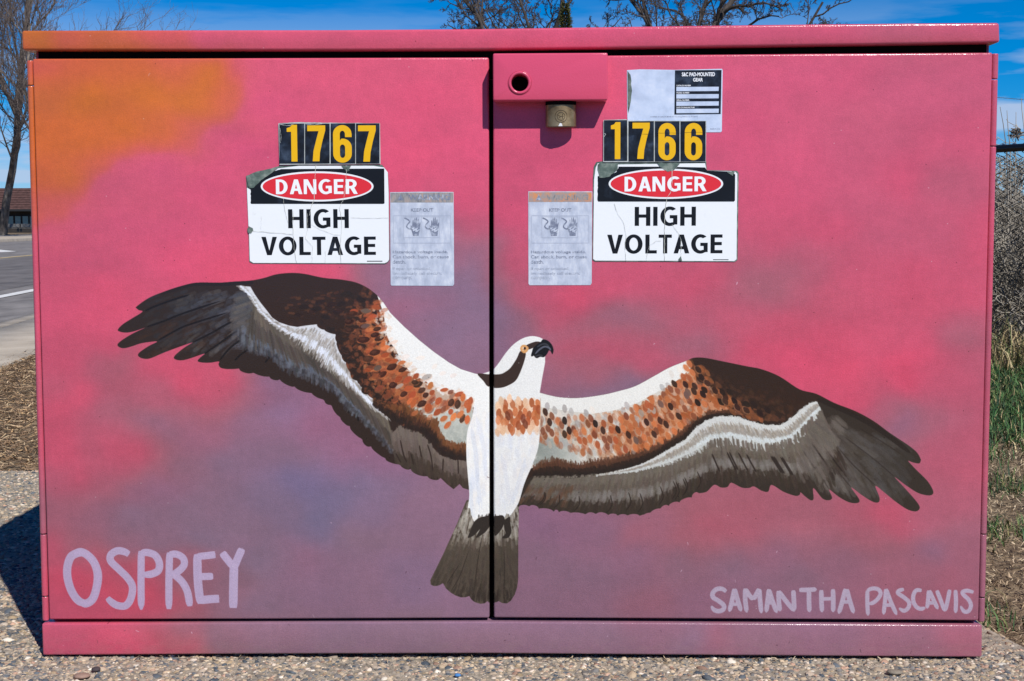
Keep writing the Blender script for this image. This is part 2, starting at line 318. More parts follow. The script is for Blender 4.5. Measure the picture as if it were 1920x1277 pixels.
def primaries_left(M):
    inner = [(448,536),(470,545),(478,560),(486,582),(500,603),(470,640),(448,660)]
    # lighter grey-blue webs of the hand feathers
    for k in range(520):
        t = rs.rand(); s = rs.rand()
        x0 = 470-s*210; y0 = 545+t*(100+s*22)-s*5+s*t*10
        if rs.rand() < s**1.6*1.1: continue
        ang = math.radians(158+ -30*t+rs.uniform(-5, 5))
        L = rs.uniform(12, 34)
        c = [(82,80,88),(92,88,88),(70,70,78),(104,96,90),(88,92,106)][rs.randint(5)]
        f = 1-0.42*s
        c = [v*f for v in c]
        stroke([(x0, y0), (x0+math.cos(ang)*L, y0-math.sin(ang)*-L*-1 if False else y0+abs(math.sin(ang))*L*.75)], rs.uniform(4, 9), c, .35, .3, .1, M)
    # warm brown glaze at the outer webs
    for k in range(60):
        x0, y0 = rs.uniform(255, 390), rs.uniform(600, 668)
        stroke([(x0, y0), (x0-18, y0+9)], rs.uniform(3, 7), (74,48,36), .25, .2, .1, M)
    for ln in [[(272,583),(291.4,574),(325,562),(355.7,552.5)], [(275.8,612.8),(310,601),(343,587.7),(413.6,564.2)], [(297.7,637.8),(335.3,616.7),(358.8,607.3),(426.9,586)],
               [(362,641.7),(394.8,625.3),(420,611),(445.7,597)], [(383.8,663),(419.9,637.8),(440,623),(462.2,607.3)], [(412,675.4),(428,656),(445,641.7),(474.7,623.7)],
               [(440,676),(453.7,663.2),(477.6,647.7)], [(497,680),(505.8,668.8),(522.7,650.5)], [(529.8,697),(535.4,674.5)], [(548,697),(559.4,677.3)], [(567,706),(576,686)], [(590,716),(594,697)], [(602,722),(606,702)], [(612,730),(611,708)], [(628,740),(628,716)], [(640,757),(636,735)], [(655,775),(651,750)], [(672,790),(669,770)]]:
        stroke(ln, 3.6, (28,22,24), .92, .5, .08, M)

def paint_left():
    out = np.vstack([spline(L_TOP, False, 5), np.array(L_LEAD), [(918,920)], [(878,918)], np.array(L_BOT2)[::-1], scallop(L_BOT, 16, 5.0, 1, 3)[::-1], spline(L_TIPS, False, 4)[::-1]])
    P = to_c(out); fill(P, DK); M = mask_of(P)
    primaries_left(M)
    E1 = [(448,536.4),(467.8,553.3),(484.7,581.5),(507,604),(532.6,621),(563.6,637.8),(589,654.7),(611.5,677.3),(639.7,702.7),(662.2,725.2),(690.4,753.4),(712,772),(726,780)]
    E2 = [(446,584),(462,610),(481.8,633.6),(515.7,649),(552.3,671.7),(586,685.8),(617,705.5),(645.3,733.7),(673.5,761.9),(707.3,800),(722,815),(742.6,845)]
    E3 = [(446,628),(458,650),(478,664),(504.4,672),(532.6,697),(566.4,708.3),(600.2,725.2),(628.4,741),(651,773),(679.1,794),(707.3,823),(722,840),(742.6,858)]
    E0 = L_COV+L_COV2[:10]
    # dark hem flecks, then slate band, taupe band, white band (lower layers first)
    band(E2, [(x, y-7) for x, y in E3], [(84,88,98),(70,68,72)], 230, 3.4, M, j=.12, rag=(0, .35))
    band([(470,545)]+E1[2:], E2[1:], [(94,84,75),(80,71,65)], 240, 3.6, M, j=.12, rag=(.1, .3))
    for k in range(170):                                   # taupe carried out into the hand
        t = rs.rand(); x0, y0 = 474-16*t+rs.uniform(-14, 8), 545+70*t+rs.uniform(-6, 6); an = math.radians(160-22*t)
        stroke([(x0, y0), (x0+math.cos(an)*26, y0+math.sin(an)*26*.8)], rs.uniform(4, 8), jit([(92,84,78),(80,76,76),(72,72,80)][rs.randint(3)], .08), .32, .2, .05, M)
    for k in range(110):
        i = rs.randint(0, 229); U, L = lerp_path(E2, 230)[i], lerp_path(E3, 230)[i]
        t = rs.uniform(.1, .8); p = U+(L-U)*t
        stroke([p, p+(L-U)*.35], rs.uniform(3, 7), jit((104,110,120), .07), .26, .2, .1, M)
    # inner secondaries towards the body
    up = [(735,812),(748,800),(770,806),(791,812),(809,832),(832,854),(858,861),(878,862)]
    lo = [(742,866),(760,872),(784,880),(805,888),(826,893),(845,905),(862,906),(878,912)]
    band(up, lo, [(104,92,84),(92,80,73),(70,58,50)], 150, 5, M, j=.08, rag=(0, .1))
    for ln in [[(750.7,825.3),(756,850),(763,868)], [(786.4,835.5),(790.4,858)], [(801.6,833.5),(808,855),(812,885)], [(831.2,860),(830,884)], [(858.7,862),(859.7,890)], [(770,850),(776,872)], [(742,850),(752,868)]]:
        stroke(ln, 2.6, (52,40,36), .85, .5, .1, M)
    band(E0, [(448,536)]+E1[1:], [(200,201,205),(168,164,160)], 300, 3.0, M, j=.05, rag=(0, .25))
    # tan and grey streaks inside the white band, bright hem again over them
    A0, A1 = lerp_path(E0, 300), lerp_path(E1, 300)
    for k in range(270):
        i = rs.randint(55, 296); d = A1[i]-A0[i]
        p = A0[i]+d*rs.uniform(.15, .45)
        stroke([p, p+d*rs.uniform(.18, .3)+rs.uniform(-1, 1, 2)], rs.uniform(1.4, 2.8), jit([(150,142,134),(172,166,160),(128,120,112)][rs.randint(3)], .06), .6, .2, .05, M)
    for k in range(260):
        i = rs.randint(0, 300); d = A1[i]-A0[i]
        p = A0[i]+d*rs.uniform(.62, .78)
        stroke([p, p+d*rs.uniform(.15, .4)], rs.uniform(1.5, 3), jit((212,216,226), .04), .75, .3, .05, M)
    # covert patch, upper arm
    cov = np.vstack([[(430,529)], spline(L_TOP, False, 5)[38:], np.array(L_LEAD[:2]), [(730,600),(760,650),(800,690),(886,720),(880,800),(878,862)], scallop(L_COV2, 21, 3.2, 1, 5)[::-1], np.array(L_COV)[::-1], [(450,533)]])
    PC = to_c(cov); MC = mask_of(PC)*M
    fill(PC, (58,40,33), 1, M)
    # a dark leading edge over the hand
    stroke([(300,552),(341,538.5),(369,532.5),(411,533),(440,531.5),(475,530)], 7, (44,34,34), .9, .1, .6, M)
    for k in range(1500):                                  # rust glaze growing towards the body
        x0, y0 = rs.uniform(520, 800), rs.uniform(525, 850)
        d = (x0-560)*.55-(590-y0)*.0
        # distance along the arm from the dark elbow
        a = np.clip(((x0-610)*.8+(y0-570)*.42)/105.0, 0, 1)
        if rs.rand() > a+.1: continue
        c = np.array((64,41,32))*(1-a)+np.array((146,76,47))*a
        stroke([(x0, y0), (x0+rs.uniform(-9, 9), y0+rs.uniform(-4, 7))], rs.uniform(5, 12), jit(c, .1), .38, .3, .2, MC)
    for k in range(60):
        x0, y0 = rs.uniform(520, 690), rs.uniform(548, 592)
        stroke([(x0, y0), (x0+rs.uniform(4, 14), y0+rs.uniform(-4, 4))], rs.uniform(2.5, 6), jit((104,60,38), .14), .4, .2, .1, MC)
    fill(to_c([(716,640),(735,668),(760,690),(800,716),(845,735),(888,758),(886,778),(800,778),(764,768),(742,742),(722,712),(706,680)]), (150,92,62), .75, M)
    fill(to_c([(790,715),(845,735),(888,756),(886,780),(800,780),(792,760)]), (196,178,160), .8, M)
    # orange glow under the spots
    core = [(700,575),(702,600),(700,630),(706,660),(712,690),(735,710),(760,730),(780,750),(795,765)]
    for k in range(420):
        q = lerp_path(core, 60)[rs.randint(60)]+rs.normal(0, 1, 2)*(15, 13)
        c = [(164,86,50),(178,104,62),(146,72,44),(188,124,82),(132,66,44)][rs.randint(5)]
        stroke([q, q+rs.uniform(-7, 7, 2)], rs.uniform(3, 8), jit(c, .08), .42, .3, .2, MC)
    # white shoulder
    sh = np.vstack([np.array(L_LEAD), [(918,740),(905,760),(893,772),(886,760),(868,742),(845,734),(822,728),(800,716),(782,706),(766,694),(752,676),(742,656),(730,640),(722,615),(720,590),(713,570)]])
    fill(to_c(sh), (226,225,220), 1, M)
    for k in range(220):
        q = lerp_path([(718,585),(722,615),(732,642),(746,662),(760,682),(778,702),(800,714),(824,728),(850,738),(872,746),(888,765)], 100)[rs.randint(100)]+rs.normal(0, 1, 2)*(6, 5)
        stroke([q, q+rs.uniform(-8, 8, 2)], rs.uniform(3, 7), jit([(226,224,218),(214,208,200),(222,200,182)][rs.randint(3)], .04), .6, .3, .1, M)
    # pale grey-green lower part beside the body
    gg = [(764,762),(800,752),(884,752),(887,782),(876,812),(874,833),(850,834),(840,828),(826,818),(822,802),(818,790),(800,786),(784,775)]
    fill(to_c(gg), (176,178,168), 1, M); MG = mask_of(to_c(gg))*M
    for k in range(180):
        x0, y0 = rs.uniform(780, 876), rs.uniform(760, 832)
        t = (y0-760)/72
        c = np.array((204,203,194))*(1-t)+np.array((138,144,136))*t
        stroke([(x0, y0), (x0+rs.uniform(-4, 4), y0+rs.uniform(4, 12))], rs.uniform(4, 9), jit(c, .05), .45, .3, .1, MG)
    # brown hem below it, streaking up into the grey
    HU = [(700,748),(730,762),(760,762),(778,772),(800,786),(818,792),(824,815),(836,830),(856,836),(878,836)]
    HL = [(700,760),(730,783),(749,792),(769,803),(791,810),(809.8,830),(819,843),(832,853),(858.7,860.4),(878,861)]
    band(HU, HL, [(104,64,40),(70,46,36),(52,40,36)], 200, 3.2, M, j=.1, rag=(.28, 0), base=False)
    for k in range(60):
        i = rs.randint(60, 200); q = lerp_path(HU, 200)[i]
        stroke([q+(0, 4), q+(rs.uniform(-2, 1), -rs.uniform(3, 9))], 1.8, jit((112,72,48), .1), .8, .6, .05, M)
    # dark scalloped rim of the arm
    rim = spline(L_COV2, False, 3)
    for k in range(260):
        q = rim[rs.randint(len(rim))]+np.array([rs.uniform(2, 17), rs.uniform(-9, 2)])
        stroke([q, q+(rs.uniform(-6, 2), rs.uniform(2, 9))], rs.uniform(4, 9), jit((46,36,34), .08), .35, .4, .2, MC)
    # oval spots, measured
    sp = [(672,587,9,4.5,-14,0),(682,613,9,4.8,-14,0),(656,604,9,5,-14,0),(655,603,9,4.8,-14,0),(681,600,9,5,-18,0),(699,593,8,4,-6,1),(664,583,8,4,0,1),(686,583,10,4.5,4,2),(705,576,9,4,12,1),(661,588,10,5,-6,0),
          (693,598,8,4,-12,1),(685,611,9,4,-14,2),(707,617,8,4,-14,0),(703,628,9,4.8,-14,0),(711,635,9.5,4.5,-16,0),(656,619,9,4.5,-8,0),(682,637,12,6,-8,0),(703,661,11,6,-14,0),(690,673,10.5,6,-10,3),(722,666,8,4.5,-20,1),(735,688,10.5,6,-26,0),(717,702,9.5,5,-30,0),(755,693,9,4.5,-24,0),(737,677,9,4,-14,1),(753,680,8,3.6,-18,4),(728,675,7,4,0,1),
          (737,722,9,6,-22,0),(749,724,9,3.6,-28,5),(747,711,9,5,-40,1),(764,712,9,5.5,-38,1),(780,705,7,4.5,-40,1),(800,707,10,5,-22,5),(784,721,9.5,5.5,-26,3),(791,732,8,5,-32,3),(757,739,8,5,-30,0),(773,741,9,5.6,-50,1),(798,741,6.5,5,-32,3),(766,728,9,5,-14,1),(778,717,7,4.5,0,3),(810,736,6,4.5,-44,1),(807,723,7.5,5,-66,4),
          (791,757,10,6,-26,3),(803,765,9,6.5,-62,1),(822,752,8,5.5,-58,1),(833,731,8,3.6,-10,1),(845,735,6,4,-30,6),(846,755,8,6,-60,3),(858,758,9,6,-76,3),(860,739,9,4,-24,1),(868,745,8,5,-78,7),(820,773,9,5,-38,1),(831,768,8,5,-60,6),(832,785,8,5,-34,4),(839,797,9,4.5,-48,7),(850,782,9,5,-62,4),(867,785,9,5,-64,3),(863,777,9,5,-50,4),(882,752,8,5,-76,1),(879,766,9,4,-76,1),(876,787,9,5,-80,7),(845,772,6,4.5,-70,1),(876,757,9,6,-70,7),
          (768,752,8,4,-50,7),(775,757,9,5,-66,7),(722,652,9,5,-16,4),(733,655,9,5,-30,8),(718,645,7,4,-60,7),(716,630,6,3,-60,8),(738,642,9,3.5,-24,8),(766,684,9,4,-34,8),(776,694,7,3.5,-30,8),(788,671,9,4,-10,9),(815,687,7,4,-40,9),(830,700,7,4,-20,9),(850,704,7,4,-20,9),(775,688,5,3,0,9),(760,669,9,5,-20,9),
          (640,570,9,5,-12,10),(621,571,9,5,-12,10),(600,567,10,5,-10,10),(587,583,9,5,-10,10),(634,584,11,5,-10,10),(650,552,12,6,-8,10),(666,556,10,5,0,10),(677,562,9,5,6,10),(610,595,9,4,10,10),(570,576,10,5,0,10),(560,590,9,4,0,10),(594,579,10,4,-6,10),
          (704,706,8,5,-10,6),(694,690,9,5,-8,6),(708,690,8,5,-20,2),(690,694,6,4,0,1),(711,728,9,5,-30,6),(727,742,9,5,-30,6),(742,748,9,4,-40,6)]
    cs = [(64,36,28),(158,74,44),(92,74,66),(70,44,34),(196,112,66),(150,146,142),(118,60,42),(190,98,56),(216,180,154),(222,206,194),(46,34,31)]
    for k in range(150):                                   # unmeasured small touches between them
        q = lerp_path(core+[(830,752),(868,768)], 80)[rs.randint(80)]+rs.normal(0, 1, 2)*(11, 10)
        dab(q[0], q[1], 7.5, 4, -18-50*max(0, (q[0]-720)/160), jit([cs[1], cs[6], cs[4], cs[7]][rs.randint(4)], .1), .45, M)
    for (x, y, a, b, an, ci) in sp:
        c = cs[ci]; al = .55 if ci in (9, 8) else (.7 if ci in (10, 6, 5) else .93)
        dab(x+.8, y+.8, a*1.08, b*1.2, an, jit((190,116,72), .06), (.12 if x < 668 else .26) if ci < 8 else 0, M)
        dab(x, y, a, b, an, jit(c, .1), al, M, pt=.25)
        if ci in (0, 3): dab(x-a*.2, y-b*.2, a*.5, b*.5, an, jit((96,60,46), .08), .4, M)

def paint_right():
    out = np.vstack([spline(R_TOP, False, 5), spline(R_TOP2, False, 5), spline(R_TIPS, False, 4), scallop(R_BOT, 17, 4.2, 1, 9), [(965,952),(985,880),(1000,800)]])
    P = to_c(out); fill(P, (60,51,44)); M = mask_of(P)
    # hand feathers: grey-brown webs
    for k in range(900):
        t = rs.rand(); s = rs.rand()**1.25
        x0 = 1500+s*190+(t-.5)*60*(1-s); y0 = 770+t*130*(1-s*.25)+s*85-30*s
        ang = math.radians(38+26*t-8*s+rs.uniform(-5, 5)); L = rs.uniform(16, 42)
        c = np.array([(96,88,82),(88,78,72),(100,96,94),(84,74,62),(108,100,92)][rs.randint(5)])*(1-.28*s)
        stroke([(x0, y0), (x0+math.cos(ang)*L, y0+math.sin(ang)*L)], rs.uniform(4, 10), c, .32, .3, .1, M)
    for ln in [[(1690,852),(1650,826),(1610,802)], [(1676,893),(1640,862),(1606,836),(1585,820)], [(1641,910),(1600,872),(1570,838)], [(1595,913),(1568,880),(1540,846)], [(1554,917),(1538,890),(1520,860)], [(1525,914),(1516,895),(1505,870)]]:
        stroke(ln, 2.4, (52,42,38), .5, .4, .1, M)
    # secondaries: taupe, pale grey, dark hem
    W1 = [(1000,897),(1033,896),(1072,897),(1118,891.5),(1185,885),(1231,874),(1260,865.5),(1302.3,845.7),(1336,827.4),(1372.7,824.6),(1401,831.7),(1429,834.5),(1457.3,834.5),(1491,823),(1513.7,797.8),(1539,766.8)]
    LO = [(972,945),(1000,942),(1040,950),(1090,955),(1150,957),(1205,955),(1250,938),(1300,913),(1340,896),(1380,893),(1415,898),(1450,896),(1490,908),(1520,905),(1545,890),(1580,860)]
    band(W1, LO, [(104,95,84),(92,82,72),(98,90,82),(66,55,47)], 420, 4.2, M, j=.09, rag=(.05, .15))
    U, L = lerp_path(W1, 420), lerp_path(LO, 420)
    for k in range(260):                                   # paler silvery bloom through the middle
        i = rs.randint(60, 400); d = L[i]-U[i]; p = U[i]+d*rs.uniform(.4, .62)
        stroke([p, p+d*.2], rs.uniform(3, 7), jit((126,120,114), .07), .3, .3, .1, M)
    for k in range(80):
        i = rs.randint(0, 60); d = L[i]-U[i]; p = U[i]+d*rs.uniform(.2, .8)
        stroke([p, p+d*.25], rs.uniform(3, 6), jit((92,66,50), .1), .35, .3, .1, M)
    for i in sorted(rs.randint(18, 416, 26)):
        d = L[i]-U[i]; p = U[i]+d*rs.uniform(.5, .62)
        if 230 < i < 400: p = U[i]+d*.32
        stroke([p, p+d*.28+(d[1]*.10, 0), p+d*.5+(d[1]*.18 if i > 230 else 0, 0)], 2.0 if i < 230 else 3, (46,37,33), .8, .1, .4, M)
    for k in range(150):                                   # taupe carried out into the hand
        t = rs.rand(); x0, y0 = 1540+rs.uniform(-25, 30)-30*t, 775+110*t+rs.uniform(-8, 8); an = math.radians(42+22*t)
        stroke([(x0, y0), (x0+math.cos(an)*30, y0+math.sin(an)*30)], rs.uniform(4, 9), jit([(104,95,86),(90,82,76)][rs.randint(2)], .08), .3, .2, .05, M)
    # white strip
    band(R_COV[3:], W1[3:], [(200,200,194),(154,147,137),(192,194,188)], 360, 3.0, M, j=.05, rag=(0, .14))
    U, L = lerp_path(R_COV, 420), lerp_path(W1, 420)
    for k in range(380):
        i = rs.randint(30, 419); d = L[i]-U[i]; p = U[i]+d*rs.uniform(.18, .4)
        stroke([p, p+d*rs.uniform(.15, .3)+rs.uniform(-1, 1, 2)], rs.uniform(1.2, 2.6), jit([(150,138,122),(172,162,148),(134,124,112)][rs.randint(3)], .05), .55, .2, .05, M)
    for k in range(230):
        i = rs.randint(230, 419); d = L[i]-U[i]; p = U[i]+d*rs.uniform(.66, .8)
        stroke([p, p+d*rs.uniform(.05, .17)], rs.uniform(2, 3.4), jit((200,206,204), .04), .7, .3, .05, M)
    for k in range(110):
        i = rs.randint(240, 405); p = L[i]+rs.uniform(-2, 3, 2)
        stroke([p+(0, 10), p+(-2, -rs.uniform(2, 7))], rs.uniform(2, 4.5), jit((100,90,80), .08), .75, .5, .1, M)
    # coverts
    cov = np.vstack([spline(R_TOP, False, 5), spline(R_TOP2, False, 5)[:58], [(1668.7,814),(1637,795),(1603,779),(1570,766),(1548,757),(1533,753)], scallop(R_COV, 34, 2.6, -1, 4)[::-1], [(985,900),(995,850)]])
    PC = to_c(cov); MC = mask_of(PC)*M
    fill(PC, (58,41,34), 1, M)
    stroke([(1533,748),(1560,760),(1600,778),(1640,800),(1680,828),(1708,850)], 9, (46,37,33), .85, .5, .05, M)
    # white leading part
    wl = np.vstack([spline(R_TOP, False, 5), [(1296,690),(1290,712),(1262,722),(1240,735),(1215,752),(1190,764),(1150,775),(1110,780),(1060,775),(1012,765)]])
    fill(to_c(wl), (226,224,216), 1, M)
    # middle: pale wash with orange glow
    mid = [(1008,762),(1060,770),(1110,776),(1150,770),(1190,758),(1216,744),(1245,728),(1268,715),(1296,690),(1318,706),(1345,730),(1385,758),(1420,776),(1400,784),(1370,772),(1330,775),(1300,790),(1280,808),(1250,828),(1215,846),(1180,856),(1140,866),(1090,873),(1042,866),(1003,876),(990,880)]
    PM = to_c(mid); MM = mask_of(PM)*M
    fill(PM, (206,200,188), 1, M)
    fill(to_c([(1165,790),(1190,772),(1230,748),(1262,722),(1290,700),(1300,690),(1345,730),(1385,758),(1420,776),(1370,772),(1330,774),(1300,790),(1280,808),(1250,828),(1215,846),(1170,850)]), (182,112,72), .8, M)
    for k in range(1000):
        x0, y0 = rs.uniform(1005, 1430), rs.uniform(690, 870)
        a = np.clip((x0-1060)/130.0, 0, 1)
        lo = np.interp(x0, [1010,1090,1180,1250,1300,1330,1420], [876,872,856,828,790,775,784])
        up = np.interp(x0, [1010,1110,1190,1245,1296,1420], [765,778,758,728,690,776])
        v = (y0-up)/max(6., lo-up)
        if not 0 < v < 1.05: continue
        warm = np.array((196,128,84))*(1-a)+np.array((158,86,48))*a
        cool = np.array((168,172,162))
        f = np.clip(1.25*a+.25-1.5*abs(v-.45)*(1-a), 0, 1)
        c = cool*(1-f)+warm*f if v > .2 else np.array((216,206,192))*(1-a)+warm*a
        dab(x0, y0, rs.uniform(5, 10), rs.uniform(3, 5), 60, jit(c, .07), .38+.3*a, MM)
    for k in range(160):                                   # grey-green near the body
        x0, y0 = rs.uniform(1003, 1085), rs.uniform(822, 872)
        t = (1085-x0)/80
        c = np.array((190,190,180))*(1-t)+np.array((128,134,126))*t
        dab(x0, y0, 10, 6, rs.uniform(0, 180), jit(c, .04), .35, MM)
    # hem below
    HU = [(1000,878),(1020,868),(1042,864),(1064,869),(1087,873),(1112,866),(1143,864),(1174,855),(1200,848),(1230,838),(1256,822),(1280,808),(1302,786),(1330,772),(1365,770),(1398,782),(1430,786),(1460,786)]
    HL = [(1000,893),(1033.3,893),(1072.7,893),(1117.8,890.3),(1168.6,880.4),(1202.4,870.6),(1230.6,856.5),(1258.8,839.6),(1284,825.5),(1303.9,803),(1323.6,788.8),(1349,780.4),(1382.8,781.8),(1411,791.7),(1439,797.3),(1464.5,797.3)]
    band(HU, HL, [(84,54,40),(56,41,35),(46,37,33)], 380, 3.0, MC, j=.08, rag=(.35, 0))
    for k in range(120):
        i = rs.randint(0, 240); q = lerp_path(HU, 380)[i]
        stroke([q+(0, 4), q+(rs.uniform(-1, 1), -rs.uniform(2, 8))], 1.8, jit((92,60,44), .1), .8, .6, .05, MC)
    # dark shoulder mass with warm flecks fading into it
    for k in range(520):
        x0, y0 = rs.uniform(1290, 1530), rs.uniform(676, 796)
        top = np.interp(x0, [1290,1320,1400,1460,1500,1530], [680,676,690,706,730,742])
        edge = np.interp(x0, [1290,1310,1326,1354,1383,1425,1500], [684,696,722,748,768,784,790])
        v = (y0-top)/max(8, edge-top)
        if v < .25 or v > 1.05 or x0 < 1310: continue
        a = np.clip((v-.25)*1.2, 0, 1)*np.interp(x0, [1310,1480,1530], [1, .55, .2])
        c = np.array((60,42,34))*(1-a)+np.array((128,74,46))*a
        stroke([(x0, y0), (x0+rs.uniform(4, 12), y0+rs.uniform(2, 9))], rs.uniform(3, 8), jit(c, .1), .35, .3, .1, MC)
    for k in range(130):                                   # the dark mass breaks up into the orange
        t = rs.rand(); q = lerp_path([(1300,682),(1312,700),(1330,722),(1356,748),(1385,768),(1425,784)], 60)[int(t*59)]+rs.uniform(-9, 9, 2)
        dab(q[0], q[1], rs.uniform(7, 11), rs.uniform(3.5, 5), 48+rs.uniform(-12, 12), jit([(62,42,34),(150,86,50),(100,60,40)][rs.randint(3)], .1), .6, MC, pt=.3)
    # spots: light row, then rust, then dark
    G = lambda X, Y: (960+X/3.548, 600+Y/3.548)
    L1 = [(235,575,5),(285,600,5),(350,590,5),(395,610,5),(495,620,5),(435,690,5),(580,650,8),(625,650,5),(765,570,5),(740,605,5),(700,640,8),(860,620,5),(960,520,8),(1000,450,5),(1040,440,5),(905,595,5),(535,600,9),(830,660,5),(880,690,9),(1060,360,9),(1115,330,9),(1080,480,8),(940,600,5)]
    L2 = [(265,640,6),(305,675,7),(220,770,6),(205,740,6),(265,750,6),(295,800,7),(330,700,6),(240,720,6),(410,730,6),(425,755,7),(470,880,7),(465,650,7),(505,690,6),(525,655,6),(480,740,7),(450,800,1),(485,805,1),(520,790,7),(570,830,1),(545,760,1),(610,690,1),(655,660,1),(660,730,1),(650,795,6),(615,795,6),(635,840,6),(700,850,7),(690,800,1),(755,860,1),(725,665,7),(765,690,7),(740,720,7),(790,710,7),(820,690,7),(800,650,7),(825,585,7),(885,585,1),(925,575,1),(900,560,1),(930,530,7),(985,555,6),(1010,500,6),(1035,530,7),(1055,460,6),(1100,470,6),(880,780,7),(850,800,6),(820,850,7),(945,690,7),(920,650,6),(960,740,6),(1010,680,6),(1060,640,6),(1105,640,6),(1150,590,6),(1210,640,6),(1180,540,6),(1165,510,6),(1110,430,7),(1140,380,1),(1200,350,7),(1160,320,7),(1180,290,7),(1075,560,6),(1250,600,7),(1280,560,7),(1120,700,7),(1080,740,7),(1040,770,7),(990,800,7),(920,800,7),(900,840,7),(840,740,7),(780,800,6),(385,800,8),(425,830,8),(375,770,7)]
    L3 = [(222,612,3),(250,680,3),(350,670,10),(350,760,3),(380,735,3),(555,690,10),(605,735,3),(705,730,10),(775,765,3),(550,765,6),(895,680,3),(1055,575,3),(985,670,3),(1025,695,3),(1235,550,10),(1155,430,3),(1215,440,3),(1210,475,3),(1280,465,10),(1270,495,10),(1080,425,3),(1340,450,3),(1390,545,10),(1350,470,3),(1420,510,3),(1170,480,2),(1160,500,2),(1110,640,3),(945,760,3),(825,800,2),(990,560,2),(1420,540,3),(1480,540,10),(1560,560,10),(1610,560,10),(1500,580,3),(1560,600,3),(1400,480,10),(1450,480,10),(1650,620,10),(1700,600,10),(1260,380,10),(1300,420,3),(655,660,6),(760,640,6),(1240,330,3)]
    cs = [(64,36,28),(160,78,46),(108,84,74),(66,42,34),(196,112,66),(164,158,152),(128,72,50),(186,106,64),(214,184,158),(222,208,196),(48,35,31)]
    def angR(x): return np.interp(x, [1010,1150,1230,1330,1450], [78,72,64,54,42])
    for k in range(300):
        x0 = rs.uniform(1012, 1330); u = rs.uniform(0, 1)
        up = np.interp(x0, [1010,1110,1190,1245,1296,1330], [775,788,770,738,700,722]); lo = np.interp(x0, [1010,1090,1180,1250,1300,1330], [830,850,852,826,788,768])
        y0 = up+(lo-up)*u
        dab(x0, y0, rs.uniform(6.5, 8.5), rs.uniform(3.2, 4.4), angR(x0)+rs.uniform(-8, 8), jit([cs[7], cs[6], cs[8], cs[1], cs[5]][rs.randint(5)], .08), .4, MM)
    for LST, al in ((L1, .7), (L2, .85), (L3, .92)):
        for X, Y, ci in LST:
            x, y = G(X, Y)
            if ci != 5 and ci < 8: dab(x-1, y+.5, 9.2, 5.6, angR(x), jit((206,150,108), .05), .28, M)
            dab(x, y, 8.2, 4.7, angR(x)+rs.uniform(-7, 7), jit(cs[ci], .09), al if ci not in (8, 9) else .5, M, pt=.3)

